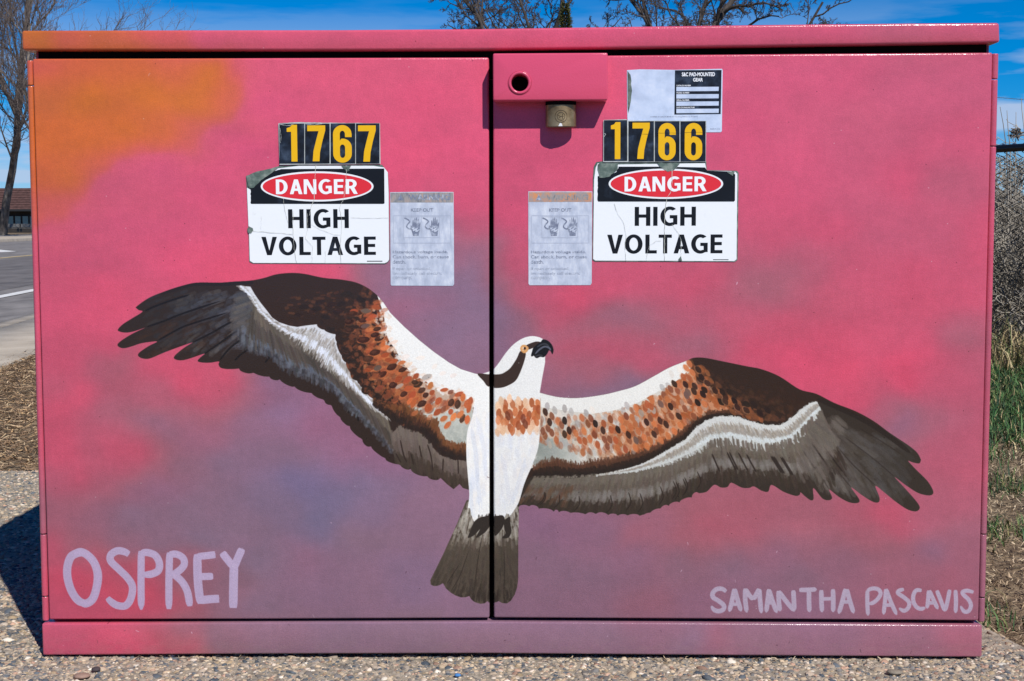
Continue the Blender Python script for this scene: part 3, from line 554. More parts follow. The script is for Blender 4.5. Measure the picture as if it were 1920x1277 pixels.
def paint_body():
    tail = [(874.4,938.4),(857.5,980.7),(830.7,1039.8),(806.8,1088),(807.5,1096),(813.8,1099),(822,1098),(830.7,1093.4),(836,1103),(844.8,1111),(855,1117),(864.6,1120),(873,1120),(880,1117.4),(883,1123),(890,1129),(901,1132.3),(909,1131),(914,1127.2),(918,1131),(923,1132),(935,1127),(942,1131),(951,1131.4),(958,1126),(965,1115),(970,1100),(971.5,1085),(971.7,1017.3),(973,952.5),(965,940),(900,930)]
    P = to_c(tail); fill(P, (80,70,60)); M = mask_of(P)
    for k in range(950):
        v = rs.rand(); y0 = 940+v*185
        xl = np.interp(y0, [938,980,1040,1090,1130], [876,858,831,808,850]); x0 = rs.uniform(xl, 972)
        c = np.interp(v, [0, .2, .32, .42, .75, 1], [0, 0, 1, 2, 2.4, 3])
        pal = np.array([(170,164,152),(150,142,130),(82,72,62),(50,42,38)], float)
        i = int(min(2.99, c)); f = c-i; col = pal[i]*(1-f)+pal[min(3, i+1)]*f
        lean = (x0-935)*.42
        L = rs.uniform(8, 22)
        stroke([(x0, y0), (x0+lean*L/110, y0+L)], rs.uniform(2, 5), jit(col, .1), .42, .3, .05, M)
    for ln in [[(905,1000),(896,1050),(888,1118)], [(880,1030),(862,1080),(846,1108)], [(945,1030),(946,1080),(944,1122)], [(920,1060),(915,1126)], [(860,1060),(838,1094)]]:
        stroke(ln, 1.8, (46,38,34), .5, .1, .5, M)
    body = np.vstack([spline([(923.6,695),(934.9,681),(949,661),(963,645.7),(980,634.4),(996.9,630.2),(1011,632.4),(1020,637)], False, 5),
                      [(1024,655),(1022,672),(1022.2,679),(1016.6,709),(1012,737)], spline(BODY_R[1:], False, 4),
                      [(956,968),(950,962),(944,974),(940.7,965),(933.6,970),(921,966),(911,972),(901,967),(888.5,978),(884,966),(881.5,953),(877,952)],
                      spline(BODY_L[:-1][::-1], False, 4), [(900,716),(893,704)]])
    P = to_c(body); fill(P, (228,227,222)); B = mask_of(P)
    for k in range(300):
        y0 = rs.uniform(760, 960); x0 = rs.uniform(876, 1010)
        c = [(214,218,226),(222,218,214),(234,234,230),(206,210,218),(232,224,214)][rs.randint(5)]
        stroke([(x0, y0), (x0+rs.uniform(-3, 3), y0+rs.uniform(14, 36))], rs.uniform(4, 12), c, .3, .2, .1, B)
    for ln, c in [([(884,800),(892,850),(896,905)], (188,194,208)), ([(893,780),(905,830),(912,900)], (206,210,220)), ([(893,880),(899,930),(901,962)], (196,202,214)), ([(940,850),(950,900),(955,940)], (208,210,218)), ([(985,860),(968,920),(955,955)], (200,206,216)), ([(882,900),(884,945),(890,972)], (186,196,212))]:
        stroke(ln, 8, c, .4, .1, .1, B)
    for k in range(160):
        x0, y0 = rs.uniform(884, 980), rs.uniform(955, 978)
        stroke([(x0, y0-14), (x0+rs.uniform(-2, 2), y0)], 2.2, (226,226,222), .8, .4, .05, B)
    # chest patch
    for k in range(150):
        x0, y0 = rs.uniform(931, 1011), rs.uniform(752, 812)
        dab(x0, y0, 8, 4.5, 88+rs.uniform(-14, 14), jit([(226,180,140),(216,160,120),(232,204,176)][rs.randint(3)], .05), .45, B)
    ch = [(935,762,8),(948,758,7),(961,758,7),(977,760,7),(997,755,1),(1009,757,7),(1004,768,1),(948,768,1),(935,775,1),(940,785,7),(957,776,1),(966,772,7),(976,778,1),(985,774,7),(992,779,1),(1001,778,7),(950,789,7),(961,790,1),(971,786,1),(981,785,6),(990,790,1),(1001,789,7),(1008,778,7),(944,795,4),(957,803,1),(966,793,7),(972,798,1),(980,805,1),(961,808,7),(999,796,8),(936,800,8),(944,806,8),(993,806,8),(934,788,4),(1006,790,7),(973,752,8),(985,755,8),(940,752,8),(955,748,8),(1010,768,1),(952,780,6),(985,795,6)]
    cs = {1: (164,82,46), 4: (206,130,86), 6: (120,62,42), 7: (188,104,62), 8: (226,184,150)}
    for x, y, ci in ch: dab(x, y, 9.5, 5, 84+rs.uniform(-14, 14), jit(cs[ci], .08), .85, B, pt=.25)
    stroke([(1013,745),(1013.5,780),(1011,815)], 1.6, (196,160,132), .8, .3, .2)
    # eye stripe and collar
    BR = (66,50,44)
    stripe = [(975.7,658.4),(968.7,672.5),(957.4,689.4),(948,697),(938,701.5),(918,702),(895.4,700.7),(906.7,714.7),(914,724),(926.4,727.4),(940,727),(951.8,723.2),(965.9,714.7),(974.3,700.7),(982.8,678),(985.6,661.2)]
    fill(to_c(spline(stripe, True, 4)), BR)
    fill(to_c(spline([(986,648),(998.4,642.2),(1006.6,640.4),(1014,642),(1007.7,648),(998.4,652.8),(990.8,655.5),(985,654)], True, 4)), BR)
    beak = [(1018,636.4),(1023,637),(1028.5,639.7),(1033.5,644.7),(1036.8,651.3),(1037.9,657.8),(1035.9,664.2),(1034,661.7),(1031.8,657.8),(1029,657.3),(1026.9,661.7),(1023,667),(1019.2,669.9),(1013.2,669),(1007.7,671.5),(1003.9,670.7),(1000.8,667),(997.8,668.5),(995.6,666.6),(997.8,658.4),(999.5,652.9),(1005,647.5),(1009.3,644),(1013.7,641.4),(1016,638)]
    P = to_c(spline(beak, True, 3)); fill(P, (26,26,30)); K = mask_of(P)
    stroke([(1003,664),(1012,655),(1021,650),(1029,652),(1033,657)], 3.4, (100,104,118), .8, .2, .1, K)
    stroke([(1007,651),(1015,646),(1023,645),(1030,650)], 3.2, (76,78,86), .7, .2, .1, K)
    stroke([(1003,669),(1010,666),(1018,667)], 2.4, (80,82,88), .7, .3, .2, K)
    dab(983, 654, 7.9, 7.9, 0, (206,150,92)); dab(983, 654, 6, 6, 0, (218,164,108), .7); dab(983.6, 653.4, 3, 3.4, 0, (150,98,56), .8)
    dab(984, 653.2, 1.9, 2.2, 0, (40,24,18)); dab(981, 652.6, 1.2, 1.3, 0, (250,240,224)); dab(981, 656.4, .9, .9, 0, (250,236,214), .8)
    # feet
    F = (52,45,41)
    for pl in [[(886,984),(893,975),(901,970),(910,968),(921,966.6),(921,980.7),(914,993),(906.8,1000.4),(892.7,1008.8),(896,1000),(900,992),(890,1003),(877.2,1008.8),(881,997)],
               [(926.6,969.4),(934,967),(943,966.6),(946.3,974),(944,985),(937.8,996),(928,1005),(926,990)],
               [(945,977.8),(950,972),(956,969.4),(957,982),(959,994.7),(957,1003),(952,1008.8),(941,1009),(947.7,1000.4),(945.5,992)]]:
        fill(to_c(spline(pl, True, 3)), F)
    for k in range(26):
        x0 = rs.uniform(895, 958)
        stroke([(x0, 976), (x0+1, rs.uniform(962, 968))], 1.8, F, .8, .6, .05, B)

def paint_letters():
    C = (178,159,187)
    A = lambda L: [(80+x/4.571, 1000+y/4.571) for x, y in L]
    def s1(L, w, c=C, f=A, t0=.75, t1=.6):
        stroke(f(L), w, c, .97, t0, t1)
        for k in range(2):                                  # dry-brush edges
            o = rs.uniform(-.45, .45, 2)*w*.3
            stroke([(x+o[0], y+o[1]) for x, y in f(L)], w*.45, jit(c, .05), .35, .5, .2)
    s1([(345,165),(290,172),(240,205),(212,290),(215,390),(250,500),(310,580),(380,602)], 16); s1([(270,176),(325,160),(385,188),(440,250),(470,340),(465,450),(430,560),(370,602),(320,585)], 16)
    s1([(740,180),(700,158),(640,150),(585,185),(585,240),(655,310),(730,385),(770,460),(755,560),(710,620),(640,618),(585,585),(555,552)], 14.5)
    s1([(845,150),(843,400),(845,655)], 14, t1=.3); s1([(845,168),(900,165),(965,190),(1000,255),(990,320),(930,350),(865,355)], 14.5)
    s1([(1088,165),(1082,400),(1082,650)], 14); s1([(1085,180),(1150,180),(1205,215),(1212,270),(1170,320),(1110,355)], 14); s1([(1115,345),(1190,410),(1240,500),(1262,625)], 14.5)
    s1([(1325,180),(1330,400),(1352,605)], 16.5); s1([(1325,200),(1400,192),(1480,182)], 14, t1=.9); s1([(1340,372),(1400,370),(1462,368)], 14); s1([(1345,575),(1430,565),(1512,560)], 16, t1=.95)
    s1([(1538,165),(1580,220),(1632,285)], 15); s1([(1708,132),(1670,220),(1642,290)], 15); s1([(1640,260),(1636,430),(1633,640)], 17, t1=.8)
    stroke(A([(470,240),(505,330),(505,420),(480,520)]), 1.2, C, .6)
    S = (172,156,174)
    B = lambda L: [(1320+x/6.857, 1080+y/6.857) for x, y in L]
    D = lambda L: [(1590+x/7.385, 1080+y/7.385) for x, y in L]
    for L in [[(285,200),(230,165),(160,172),(112,222),(118,275),(190,322),(255,380),(245,432),(190,452),(130,435),(92,385)], [(392,165),(362,310),(325,460)], [(392,165),(430,300),(478,455)], [(345,365),(430,362)],
              [(530,160),(530,300),(550,470)], [(535,170),(585,250),(635,305)], [(710,165),(670,240),(635,305)], [(712,170),(720,300),(738,480)], [(835,170),(820,300),(800,470)], [(835,175),(880,320),(938,475)], [(820,345),(890,345)],
              [(958,190),(962,330),(978,455)], [(960,195),(1060,330),(1165,455)], [(1148,185),(1155,300),(1162,450)], [(1225,180),(1340,178),(1450,172)], [(1350,190),(1350,330),(1355,465)],
              [(1508,180),(1510,320),(1518,465)], [(1658,170),(1662,320),(1660,465)], [(1508,295),(1660,292)], [(1820,165),(1780,320),(1732,485)], [(1835,170),(1875,320),(1925,480)], [(1775,335),(1865,332)]]:
        s1(L, 9 if len(L) > 2 else 7, S, B, .7, .25)
    for L in [[(268,200),(268,380),(278,550)], [(265,205),(330,175),(412,182),(452,240),(412,318),(345,372),(285,385)], [(525,180),(512,350),(492,535)], [(528,180),(590,350),(675,540)], [(515,405),(620,402)],
              [(772,182),(705,205),(695,240),(780,300),(845,365),(835,440),(775,482),(705,445)], [(1020,200),(945,200),(905,270),(908,360),(950,430),(1010,455),(1072,438)], [(1118,200),(1110,320),(1095,450)], [(1125,200),(1180,320),(1245,460)], [(1110,372),(1190,372)],
              [(1230,200),(1285,340),(1340,490)], [(1408,190),(1380,340),(1345,490)], [(1488,195),(1495,350),(1490,515)], [(1738,225),(1650,203),(1588,222),(1602,262),(1672,330),(1702,410),(1670,485),(1608,490),(1556,415)]]:
        s1(L, 8 if len(L) > 2 else 7, S, D, .7, .25)

def paint_mural():
    global sheet
    sheet = np.ascontiguousarray(paint_sky().astype(np.float32))
    sky0 = sheet.copy()
    paint_left(); paint_right(); paint_body()
    chg = (np.abs(sheet-sky0).max(-1) > .02)                # deepen the darkest umbers of the bird
    k = np.clip((.36-sheet.max(-1))/.12, 0, 1)*chg; sheet *= (1-.17*k)[..., None]
    del sky0; paint_letters()
    g = np.random.RandomState(5).normal(0, 1, (CH, CW)).astype(np.float32)
    g = (g+np.roll(g, 1, 0)+np.roll(g, 1, 1)+np.roll(np.roll(g, 1, 0), 1, 1))/2
    sheet[:] = np.clip(sheet*(1+0.02*g[..., None]), 0, 1)
    zz = TZ1-np.arange(CH)/TK                              # dust thrown up on the skirt
    dst = np.clip((.05-zz)/.05, 0, 1)[:, None]*np.clip(.5+.8*vnoise(CH, CW, (10, 24), 41), 0, 1)*.16
    sheet[:] = sheet*(1-dst[..., None])+np.array((150, 132, 118), np.float32)/255*dst[..., None]
    q = np.random.RandomState(18)
    for k in range(34):                                     # scratches and nicks, thicker near the ground
        x, y = q.uniform(100, 1830), (q.uniform(1172, 1226) if k % 2 else q.uniform(120, 1160)); an = q.uniform(0, 6.3); L = q.uniform(2, 8)
        stroke([(x, y), (x+L*.5*math.cos(an)+q.uniform(-1, 1), y+L*.5*math.sin(an)), (x+L*math.cos(an), y+L*math.sin(an))], q.uniform(.8, 1.6), (70, 44, 56) if q.rand() < .5 else (206, 176, 190), q.uniform(.35, .8))
    q = np.random.RandomState(8)                            # chips and specks of grit in the paint
    for k in range(150):
        x, y = q.randint(5, CW-6), q.randint(5, CH-6)
        if q.rand() < .6: sheet[y:y+2, x:x+2] *= .45
        else: sheet[y:y+2, x:x+2] = sheet[y:y+2, x:x+2]*.4+.5
    return sheet
# ---------------------------------------------------------------- helpers
def srgb(r, g, b):
    return tuple(((c/255)/12.92 if c/255 <= .04045 else ((c/255+.055)/1.055)**2.4) for c in (r, g, b))+(1,)

def mat(name, col, rough=.6, metal=0, spec=.5):
    m = bpy.data.materials.new(name); m.use_nodes = True
    b = m.node_tree.nodes['Principled BSDF']
    b.inputs['Base Color'].default_value = col; b.inputs['Roughness'].default_value = rough
    b.inputs['Metallic'].default_value = metal; b.inputs['Specular IOR Level'].default_value = spec
    return m

def N(m, t, **k):
    n = m.node_tree.nodes.new(t)
    for a, v in k.items(): setattr(n, a, v)
    return n
def LK(m, a, b): m.node_tree.links.new(a, b)
def B(m): return m.node_tree.nodes['Principled BSDF']

def noise_mat(name, cols, scale, rough=.8, detail=6, bump=0, bscale=None, bdist=.01, pos=None, metal=0, coord='Object', stretch=(1, 1, 1), spec=.3):
    """colour ramp over noise, with optional bump"""
    m = mat(name, cols[0], rough, metal, spec)
    tcn = N(m, 'ShaderNodeTexCoord'); mpn = N(m, 'ShaderNodeMapping'); mpn.inputs['Scale'].default_value = stretch
    LK(m, tcn.outputs[coord], mpn.inputs[0])
    n = N(m, 'ShaderNodeTexNoise'); n.inputs['Scale'].default_value = scale; n.inputs['Detail'].default_value = detail; n.inputs['Roughness'].default_value = .6
    LK(m, mpn.outputs[0], n.inputs['Vector'])
    r = N(m, 'ShaderNodeValToRGB'); el = r.color_ramp.elements
    ps = pos or [.32+.36*i/(len(cols)-1) for i in range(len(cols))]
    el[0].position, el[0].color = ps[0], cols[0]; el[1].position, el[1].color = ps[-1], cols[-1]
    for p, c in zip(ps[1:-1], cols[1:-1]):
        e = el.new(p); e.color = c
    LK(m, n.outputs[0], r.inputs[0]); LK(m, r.outputs[0], B(m).inputs['Base Color'])
    if bump:
        n2 = N(m, 'ShaderNodeTexNoise'); n2.inputs['Scale'].default_value = bscale or scale*4; n2.inputs['Detail'].default_value = 5
        LK(m, mpn.outputs[0], n2.inputs['Vector'])
        bp = N(m, 'ShaderNodeBump'); bp.inputs['Strength'].default_value = bump; bp.inputs['Distance'].default_value = bdist
        LK(m, n2.outputs[0], bp.inputs['Height']); LK(m, bp.outputs[0], B(m).inputs['Normal'])
    return m

def attr_mat(name, rough=.8, bump=0, bscale=300, spec=.3, trans=0):
    m = mat(name, (.5, .5, .5, 1), rough, 0, spec)
    a = N(m, 'ShaderNodeAttribute', attribute_name='tone'); LK(m, a.outputs['Color'], B(m).inputs['Base Color'])
    if bump:
        tcn = N(m, 'ShaderNodeTexCoord'); n2 = N(m, 'ShaderNodeTexNoise'); n2.inputs['Scale'].default_value = bscale
        LK(m, tcn.outputs['Object'], n2.inputs['Vector'])
        bp = N(m, 'ShaderNodeBump'); bp.inputs['Strength'].default_value = bump; bp.inputs['Distance'].default_value = .002
        LK(m, n2.outputs[0], bp.inputs['Height']); LK(m, bp.outputs[0], B(m).inputs['Normal'])
    return m

def meta(o, label=None, cat=None, group=None, kind=None):
    if label: o['label'] = label
    if cat: o['category'] = cat
    if group: o['group'] = group
    if kind: o['kind'] = kind
    return o

def link(name, me, m=None, parent=None):
    o = bpy.data.objects.new(name, me); COL.objects.link(o)
    if m: me.materials.append(m)
    if parent:
        o.parent = parent; o.matrix_parent_inverse = Matrix.Translation(-parent.location)
    return o

def empty(name, loc=(0, 0, 0)):
    o = bpy.data.objects.new(name, None); COL.objects.link(o); o.location = loc; o.empty_display_size = .1
    return o

def mesh_np(name, V, F, tones=None, smooth=False):
    """V (n,3), F (m,k) with equal k; tones per vertex"""
    V = np.asarray(V, np.float32); F = np.asarray(F, np.int32)
    me = bpy.data.meshes.new(name)
    me.vertices.add(len(V)); me.vertices.foreach_set('co', V.ravel())
    k = F.shape[1]
    me.loops.add(F.size); me.loops.foreach_set('vertex_index', F.ravel())
    me.polygons.add(len(F)); me.polygons.foreach_set('loop_start', np.arange(0, F.size, k, dtype=np.int32))
    me.polygons.foreach_set('loop_total', np.full(len(F), k, np.int32))
    me.update(calc_edges=True)
    if smooth: me.polygons.foreach_set('use_smooth', np.ones(len(F), bool))
    if tones is not None:
        a = me.color_attributes.new('tone', 'FLOAT_COLOR', 'POINT')
        t = np.ones((len(V), 4), np.float32); t[:, :3] = tones; a.data.foreach_set('color', t.ravel())
    return me

def paint_uv(me):
    uv = me.uv_layers.new(name='paint')
    for lp in me.loops:
        c = me.vertices[lp.vertex_index].co
        uv.data[lp.index].uv = ((c.x-TX0)/(TX1-TX0), (c.z-TZ0)/(TZ1-TZ0))

def prism(name, XZ, yf, yb, m, parent=None, bev=0, seg=3, uv=False, smooth=True):
    """a solid whose front outline XZ lies at y = yf and whose back lies at yb"""
    bm = bmesh.new()
    f = [bm.verts.new((x, yf, z)) for x, z in XZ]; b = [bm.verts.new((x, yb, z)) for x, z in XZ]
    n = len(f); front = bm.faces.new(f); bm.faces.new(b[::-1])
    for i in range(n): bm.faces.new((f[i], b[i], b[(i+1) % n], f[(i+1) % n]))
    bmesh.ops.recalc_face_normals(bm, faces=bm.faces)
    if bev:
        es = [e for e in bm.edges if not (abs(e.verts[0].co.y-yb) < 1e-9 and abs(e.verts[1].co.y-yb) < 1e-9) and e.calc_face_angle(0) > .5]
        bmesh.ops.bevel(bm, geom=es, offset=bev, segments=seg, profile=.5, affect='EDGES')
    me = bpy.data.meshes.new(name); bm.to_mesh(me); bm.free()
    if smooth and bev:
        for p in me.polygons: p.use_smooth = True
        me.set_sharp_from_angle(angle=math.radians(50))
    if uv: paint_uv(me)
    return link(name, me, m, parent)

def box(name, x0, x1, y0, y1, z0, z1, m, parent=None, bev=0, uv=False):
    return prism(name, [(x0, z0), (x1, z0), (x1, z1), (x0, z1)], y0, y1, m, parent, bev, uv=uv)

def fx(pts, y=0.0):
    p = np.array(pts, float); X, Z = on_front(p[:, 0], p[:, 1], y)
    return [(float(a), float(b)) for a, b in zip(X, Z)]

def cyl(name, c, r, h, axis, m, parent=None, n=32, bev=0, ry=None, uv=False):
    """capped cylinder starting at c, running h along axis"""
    bm = bmesh.new()
    bmesh.ops.create_cone(bm, cap_ends=True, segments=n, radius1=r, radius2=r, depth=h)
    if ry: bmesh.ops.scale(bm, verts=bm.verts, vec=(1, ry/r, 1))
    if bev: bmesh.ops.bevel(bm, geom=[e for e in bm.edges if e.calc_face_angle(0) > 1], offset=bev, segments=2, affect='EDGES')
    R = Vector((0, 0, 1)).rotation_difference(Vector(axis)).to_matrix().to_4x4()
    bmesh.ops.transform(bm, matrix=Matrix.Translation(Vector(c)+Vector(axis)*h/2) @ R, verts=bm.verts)
    me = bpy.data.meshes.new(name); bm.to_mesh(me); bm.free()
    for p in me.polygons: p.use_smooth = True
    me.set_sharp_from_angle(angle=math.radians(40))
    if uv: paint_uv(me)
    return link(name, me, m, parent)

def tubes(chains, ns):
    """chains: list of (points (k,3), radii (k)); returns V, F of n-sided tubes"""
    Vs, Fs, o = [], [], 0
    a = np.linspace(0, 2*np.pi, ns, endpoint=False); ca, sa = np.cos(a), np.sin(a)
    for P, R in chains:
        P = np.asarray(P, float); R = np.asarray(R, float); k = len(P)
        d = np.gradient(P, axis=0); d /= np.linalg.norm(d, axis=1)[:, None]+1e-9
        ref = np.eye(3)[int(np.argmin(np.abs(d).max(0)))]
        u = np.cross(d, ref); u /= np.linalg.norm(u, axis=1)[:, None]+1e-9
        v = np.cross(d, u)
        V = P[:, None]+R[:, None, None]*(ca[None, :, None]*u[:, None]+sa[None, :, None]*v[:, None])
        Vs.append(V.reshape(-1, 3))
        i = np.arange(k-1)[:, None]*ns+np.arange(ns)[None]; j = np.arange(k-1)[:, None]*ns+(np.arange(ns)[None]+1) % ns
        Fs.append((np.stack([i, j, j+ns, i+ns], -1)+o).reshape(-1, 4)); o += k*ns
    return np.vstack(Vs), np.vstack(Fs)

def tube_obj(name, chains, ns, m, parent=None, smooth=True):
    V, F = tubes(chains, ns)
    return link(name, mesh_np(name, V, F, smooth=smooth), m, parent)

# ---------------------------------------------------------------- the mural image and paint materials
paint_mural()
img = bpy.data.images.new('mural_paint', CW, CH, alpha=False)
buf = np.ones((CH, CW, 4), np.float32); buf[..., :3] = sheet[::-1]
img.pixels.foreach_set(buf.ravel()); img.update(); img.pack()
del buf

def wall_paint(m, k=1.0):
    """the fine stipple a roller leaves"""
    tcn = N(m, 'ShaderNodeTexCoord')
    n1 = N(m, 'ShaderNodeTexNoise'); n1.inputs['Scale'].default_value = 420; n1.inputs['Detail'].default_value = 3
    n2 = N(m, 'ShaderNodeTexNoise'); n2.inputs['Scale'].default_value = 22; n2.inputs['Detail'].default_value = 2
    LK(m, tcn.outputs['Object'], n1.inputs['Vector']); LK(m, tcn.outputs['Object'], n2.inputs['Vector'])
    b1 = N(m, 'ShaderNodeBump'); b1.inputs['Strength'].default_value = .30*k; b1.inputs['Distance'].default_value = .0012
    b2 = N(m, 'ShaderNodeBump'); b2.inputs['Strength'].default_value = .12*k; b2.inputs['Distance'].default_value = .004
    LK(m, n1.outputs[0], b1.inputs['Height']); LK(m, n2.outputs[0], b2.inputs['Height'])
    LK(m, b2.outputs[0], b1.inputs['Normal']); LK(m, b1.outputs[0], B(m).inputs['Normal'])
    r = N(m, 'ShaderNodeMapRange'); r.inputs['To Min'].default_value = .15; r.inputs['To Max'].default_value = .23
    LK(m, n2.outputs[0], r.inputs['Value']); LK(m, r.outputs[0], B(m).inputs['Roughness'])

M_MURAL = mat('mural_paint', (1, 1, 1, 1), .3, 0, .42)
ti = N(M_MURAL, 'ShaderNodeTexImage', image=img, extension='EXTEND', interpolation='Cubic'); uvn = N(M_MURAL, 'ShaderNodeUVMap', uv_map='paint')
LK(M_MURAL, uvn.outputs[0], ti.inputs[0]); LK(M_MURAL, ti.outputs[0], B(M_MURAL).inputs['Base Color']); wall_paint(M_MURAL)
M_SIDE = noise_mat('side_paint', [srgb(120, 92, 118), srgb(190, 80, 108), srgb(214, 82, 114)], 1.6, .45, 4); 
M_ROOF = noise_mat('roof_paint', [srgb(205, 100, 78), srgb(212, 84, 110), srgb(190, 80, 110)], 1.1, .4, 3)
M_PINK = mat('pink_paint', srgb(200, 76, 106), .3, 0, .3); wall_paint(M_PINK, .8)
M_SHADE = mat('shade_black', srgb(16, 12, 14), .9, 0, .1)  # near-black that paints in the shade of gaps, hole and lock top
M_BLACK = mat('black_vinyl', srgb(22, 24, 30), .35, 0, .5)

# ---------------------------------------------------------------- ground, pavement, road
def slope(y): return -0.0014*np.maximum(0, np.asarray(y)-10)
M_SOIL = noise_mat('dry_soil', [srgb(84, 70, 54), srgb(120, 102, 80), srgb(150, 132, 106)], 9, .95, 8, .8, 60, .03)
vd = ray(700.0, 416.0); RD = np.array([vd[0], vd[1]]); RD /= np.linalg.norm(RD); RN = np.array([-RD[1], RD[0]])   # along, and to the left
C2 = CAM[:2]
def road_pt(t, s): return C2+RD*t+RN*s
ROADZ = -0.12

def strip(name, s0, s1, z, m, t0=-20, t1=190, n=60):
    t = np.linspace(t0, t1, n); A = road_pt(t[:, None], s0) if False else np.array([road_pt(a, s0) for a in t]); Bv = np.array([road_pt(a, s1) for a in t])
    Vv = []
    for a, b in zip(A, Bv): Vv += [(a[0], a[1], z+slope(a[1])), (b[0], b[1], z+slope(b[1]))]
    return link(name, mesh_np(name, Vv, [[2*i, 2*i+2, 2*i+3, 2*i+1] for i in range(n-1)]), m)

def s_of(py0, z, px=0.0):
    """lateral distance of a road line that crosses the left edge of the picture at height py0"""
    X_, Y_ = on_ground(np.array(px), np.array(py0), z); return float((np.array([X_, Y_])-C2)@RN)

M_ASPH = noise_mat('asphalt', [srgb(96, 92, 90), srgb(120, 115, 112), srgb(140, 134, 130)], 3.0, .9, 10, .5, 90, .01, stretch=(1, .35, 1))
M_ASPH2 = noise_mat('asphalt_worn', [srgb(84, 80, 79), srgb(104, 99, 97), srgb(118, 112, 110)], 3.0, .9, 10, .5, 90, .01, stretch=(1, .35, 1))
M_CONC = noise_mat('sidewalk_concrete', [srgb(150, 138, 124), srgb(172, 160, 144), srgb(186, 174, 158)], 2.2, .9, 8, .4, 60, .01)
M_CURB = noise_mat('kerb_concrete', [srgb(130, 122, 112), srgb(160, 150, 138)], 4, .9)
M_LINE = noise_mat('road_line_white', [srgb(196, 194, 190), srgb(226, 224, 220)], 14, .7)
M_YELL = noise_mat('road_line_yellow', [srgb(186, 160, 108), srgb(206, 184, 136)], 14, .7)
M_GUTT_SHADE = noise_mat('shaded_gutter', [srgb(66, 62, 60), srgb(88, 84, 80)], 8, .9)  # gutter darkened to paint in the shade along the kerb
s_walk, s_kerb = s_of(691, -.025), s_of(606, -.02)
s_gut, s_white, s_yel, s_far = s_of(612, ROADZ), s_of(556.5, ROADZ+.004), s_of(482, ROADZ+.004), s_of(451, ROADZ)
# one sheet to the horizon, dipped half a metre under the road bed
ts = np.concatenate([np.linspace(-60, 10, 12), np.geomspace(12, 1500, 26)]); ss = [-900, -300, -100, -30, -10, -4, 0, s_walk-.3, s_walk+.05, s_walk+.10, s_far+8.8, s_far+8.85, s_far+20, 120, 400, 900]
V = []
for t in ts:
    for s__ in ss:
        p = road_pt(t, s__); V.append((p[0], p[1], -.03+float(slope(min(p[1], 200)))-(.5 if s_walk+.06 < s__ < s_far+8.83 else 0)))
nx = len(ss); F = [[r*nx+c, (r+1)*nx+c, (r+1)*nx+c+1, r*nx+c+1] for r in range(len(ts)-1) for c in range(nx-1)]
meta(link('ground', mesh_np('ground', V, F), M_SOIL), kind='structure')
def solid_strip(name, s0, s1, z1, z0, m, t0=-20, t1=190, n=60):
    Vv = []
    for a in np.linspace(t0, t1, n):
        p, q = road_pt(a, s0), road_pt(a, s1)
        for c, z in ((p, z0), (p, z1), (q, z1), (q, z0)): Vv.append((c[0], c[1], z+slope(c[1])))
    Ff = [[4*i+k, 4*i+4+k, 4*i+5+k, 4*i+1+k] for i in range(n-1) for k in range(3)]
    return link(name, mesh_np(name, Vv, Ff), m)
meta(solid_strip('sidewalk', s_walk, s_kerb-.16, -.012, -.2, M_CONC), kind='structure')
meta(solid_strip('kerb', s_kerb-.15, s_kerb, -.010, -.25, M_CURB), kind='structure')
meta(strip('road', s_kerb-.02, s_far+.1, ROADZ, M_ASPH), kind='structure')
meta(strip('gutter_shade_strip', s_kerb+.0, s_gut+.12, ROADZ+.004, M_GUTT_SHADE), kind='structure')
meta(strip('worn_lane', s_white+.5, s_yel-.35, ROADZ+.004, M_ASPH2), kind='structure')
meta(strip('white_lane_line', s_white-.06, s_white+.12, ROADZ+.008, M_LINE), kind='structure')
meta(strip('yellow_lane_line', s_yel-.04, s_yel+.14, ROADZ+.008, M_YELL), kind='structure')
meta(solid_strip('far_kerb', s_far, s_far+.15, .02, -.3, M_CURB), kind='structure')
meta(solid_strip('far_sidewalk', s_far+.16, s_far+9, .015, -.3, M_CONC), kind='structure')
# turn arrow
ax, ay = on_ground(np.array([-40., 0., 31., 0., -40.]), np.array([469.5, 470.2, 468.6, 465.3, 464.2]), ROADZ+.006)
ar = bmesh.new(); ar.faces.new([ar.verts.new((x, y, ROADZ+.006+float(slope(y)))) for x, y in zip(ax, ay)]); me = bpy.data.meshes.new('turn_arrow'); ar.to_mesh(me); ar.free()
meta(link('turn_arrow_marking', me, M_LINE), kind='structure')

# ---------------------------------------------------------------- the exposed-aggregate pad
PZ = -0.0025
pr = [on_ground(np.array(a), np.array(b), PZ) for a, b in ((1850., 1178.), (1920., 1214.))]
PAD = [(-2.6, -1.6), (1.9, -1.6), (1.45, float(pr[1][1])-.28), (float(pr[1][0]), float(pr[1][1])), (float(pr[0][0]), float(pr[0][1])), (.915, .5), (.93, 1.9), (.2, 2.05), (-1.0, float(on_ground(np.array(40.), np.array(882.), PZ)[1])), (-2.6, 1.95)]
def inside(P, x, y):
    c = np.zeros(len(x), bool); n = len(P)
    for i in range(n):
        (x1, y1), (x2, y2) = P[i], P[(i+1) % n]
        m = (y1 > y) != (y2 > y)
        c ^= m & (x < (x2-x1)*(y-y1)/((y2-y1) if y2 != y1 else 1e-9)+x1)
    return c
M_MORT = noise_mat('pad_mortar', [srgb(112, 104, 92), srgb(148, 138, 122), srgb(170, 160, 144)], 40, .95, 8, .9, 260, .004)
bm = bmesh.new(); top = [bm.verts.new((x, y, PZ)) for x, y in PAD]; bot = [bm.verts.new((x, y, -.12)) for x, y in PAD]
bm.faces.new(top)
for i in range(len(PAD)): bm.faces.new((top[i], bot[i], bot[(i+1) % len(PAD)], top[(i+1) % len(PAD)]))
bmesh.ops.recalc_face_normals(bm, faces=bm.faces)
me = bpy.data.meshes.new('concrete_pad'); bm.to_mesh(me); bm.free()
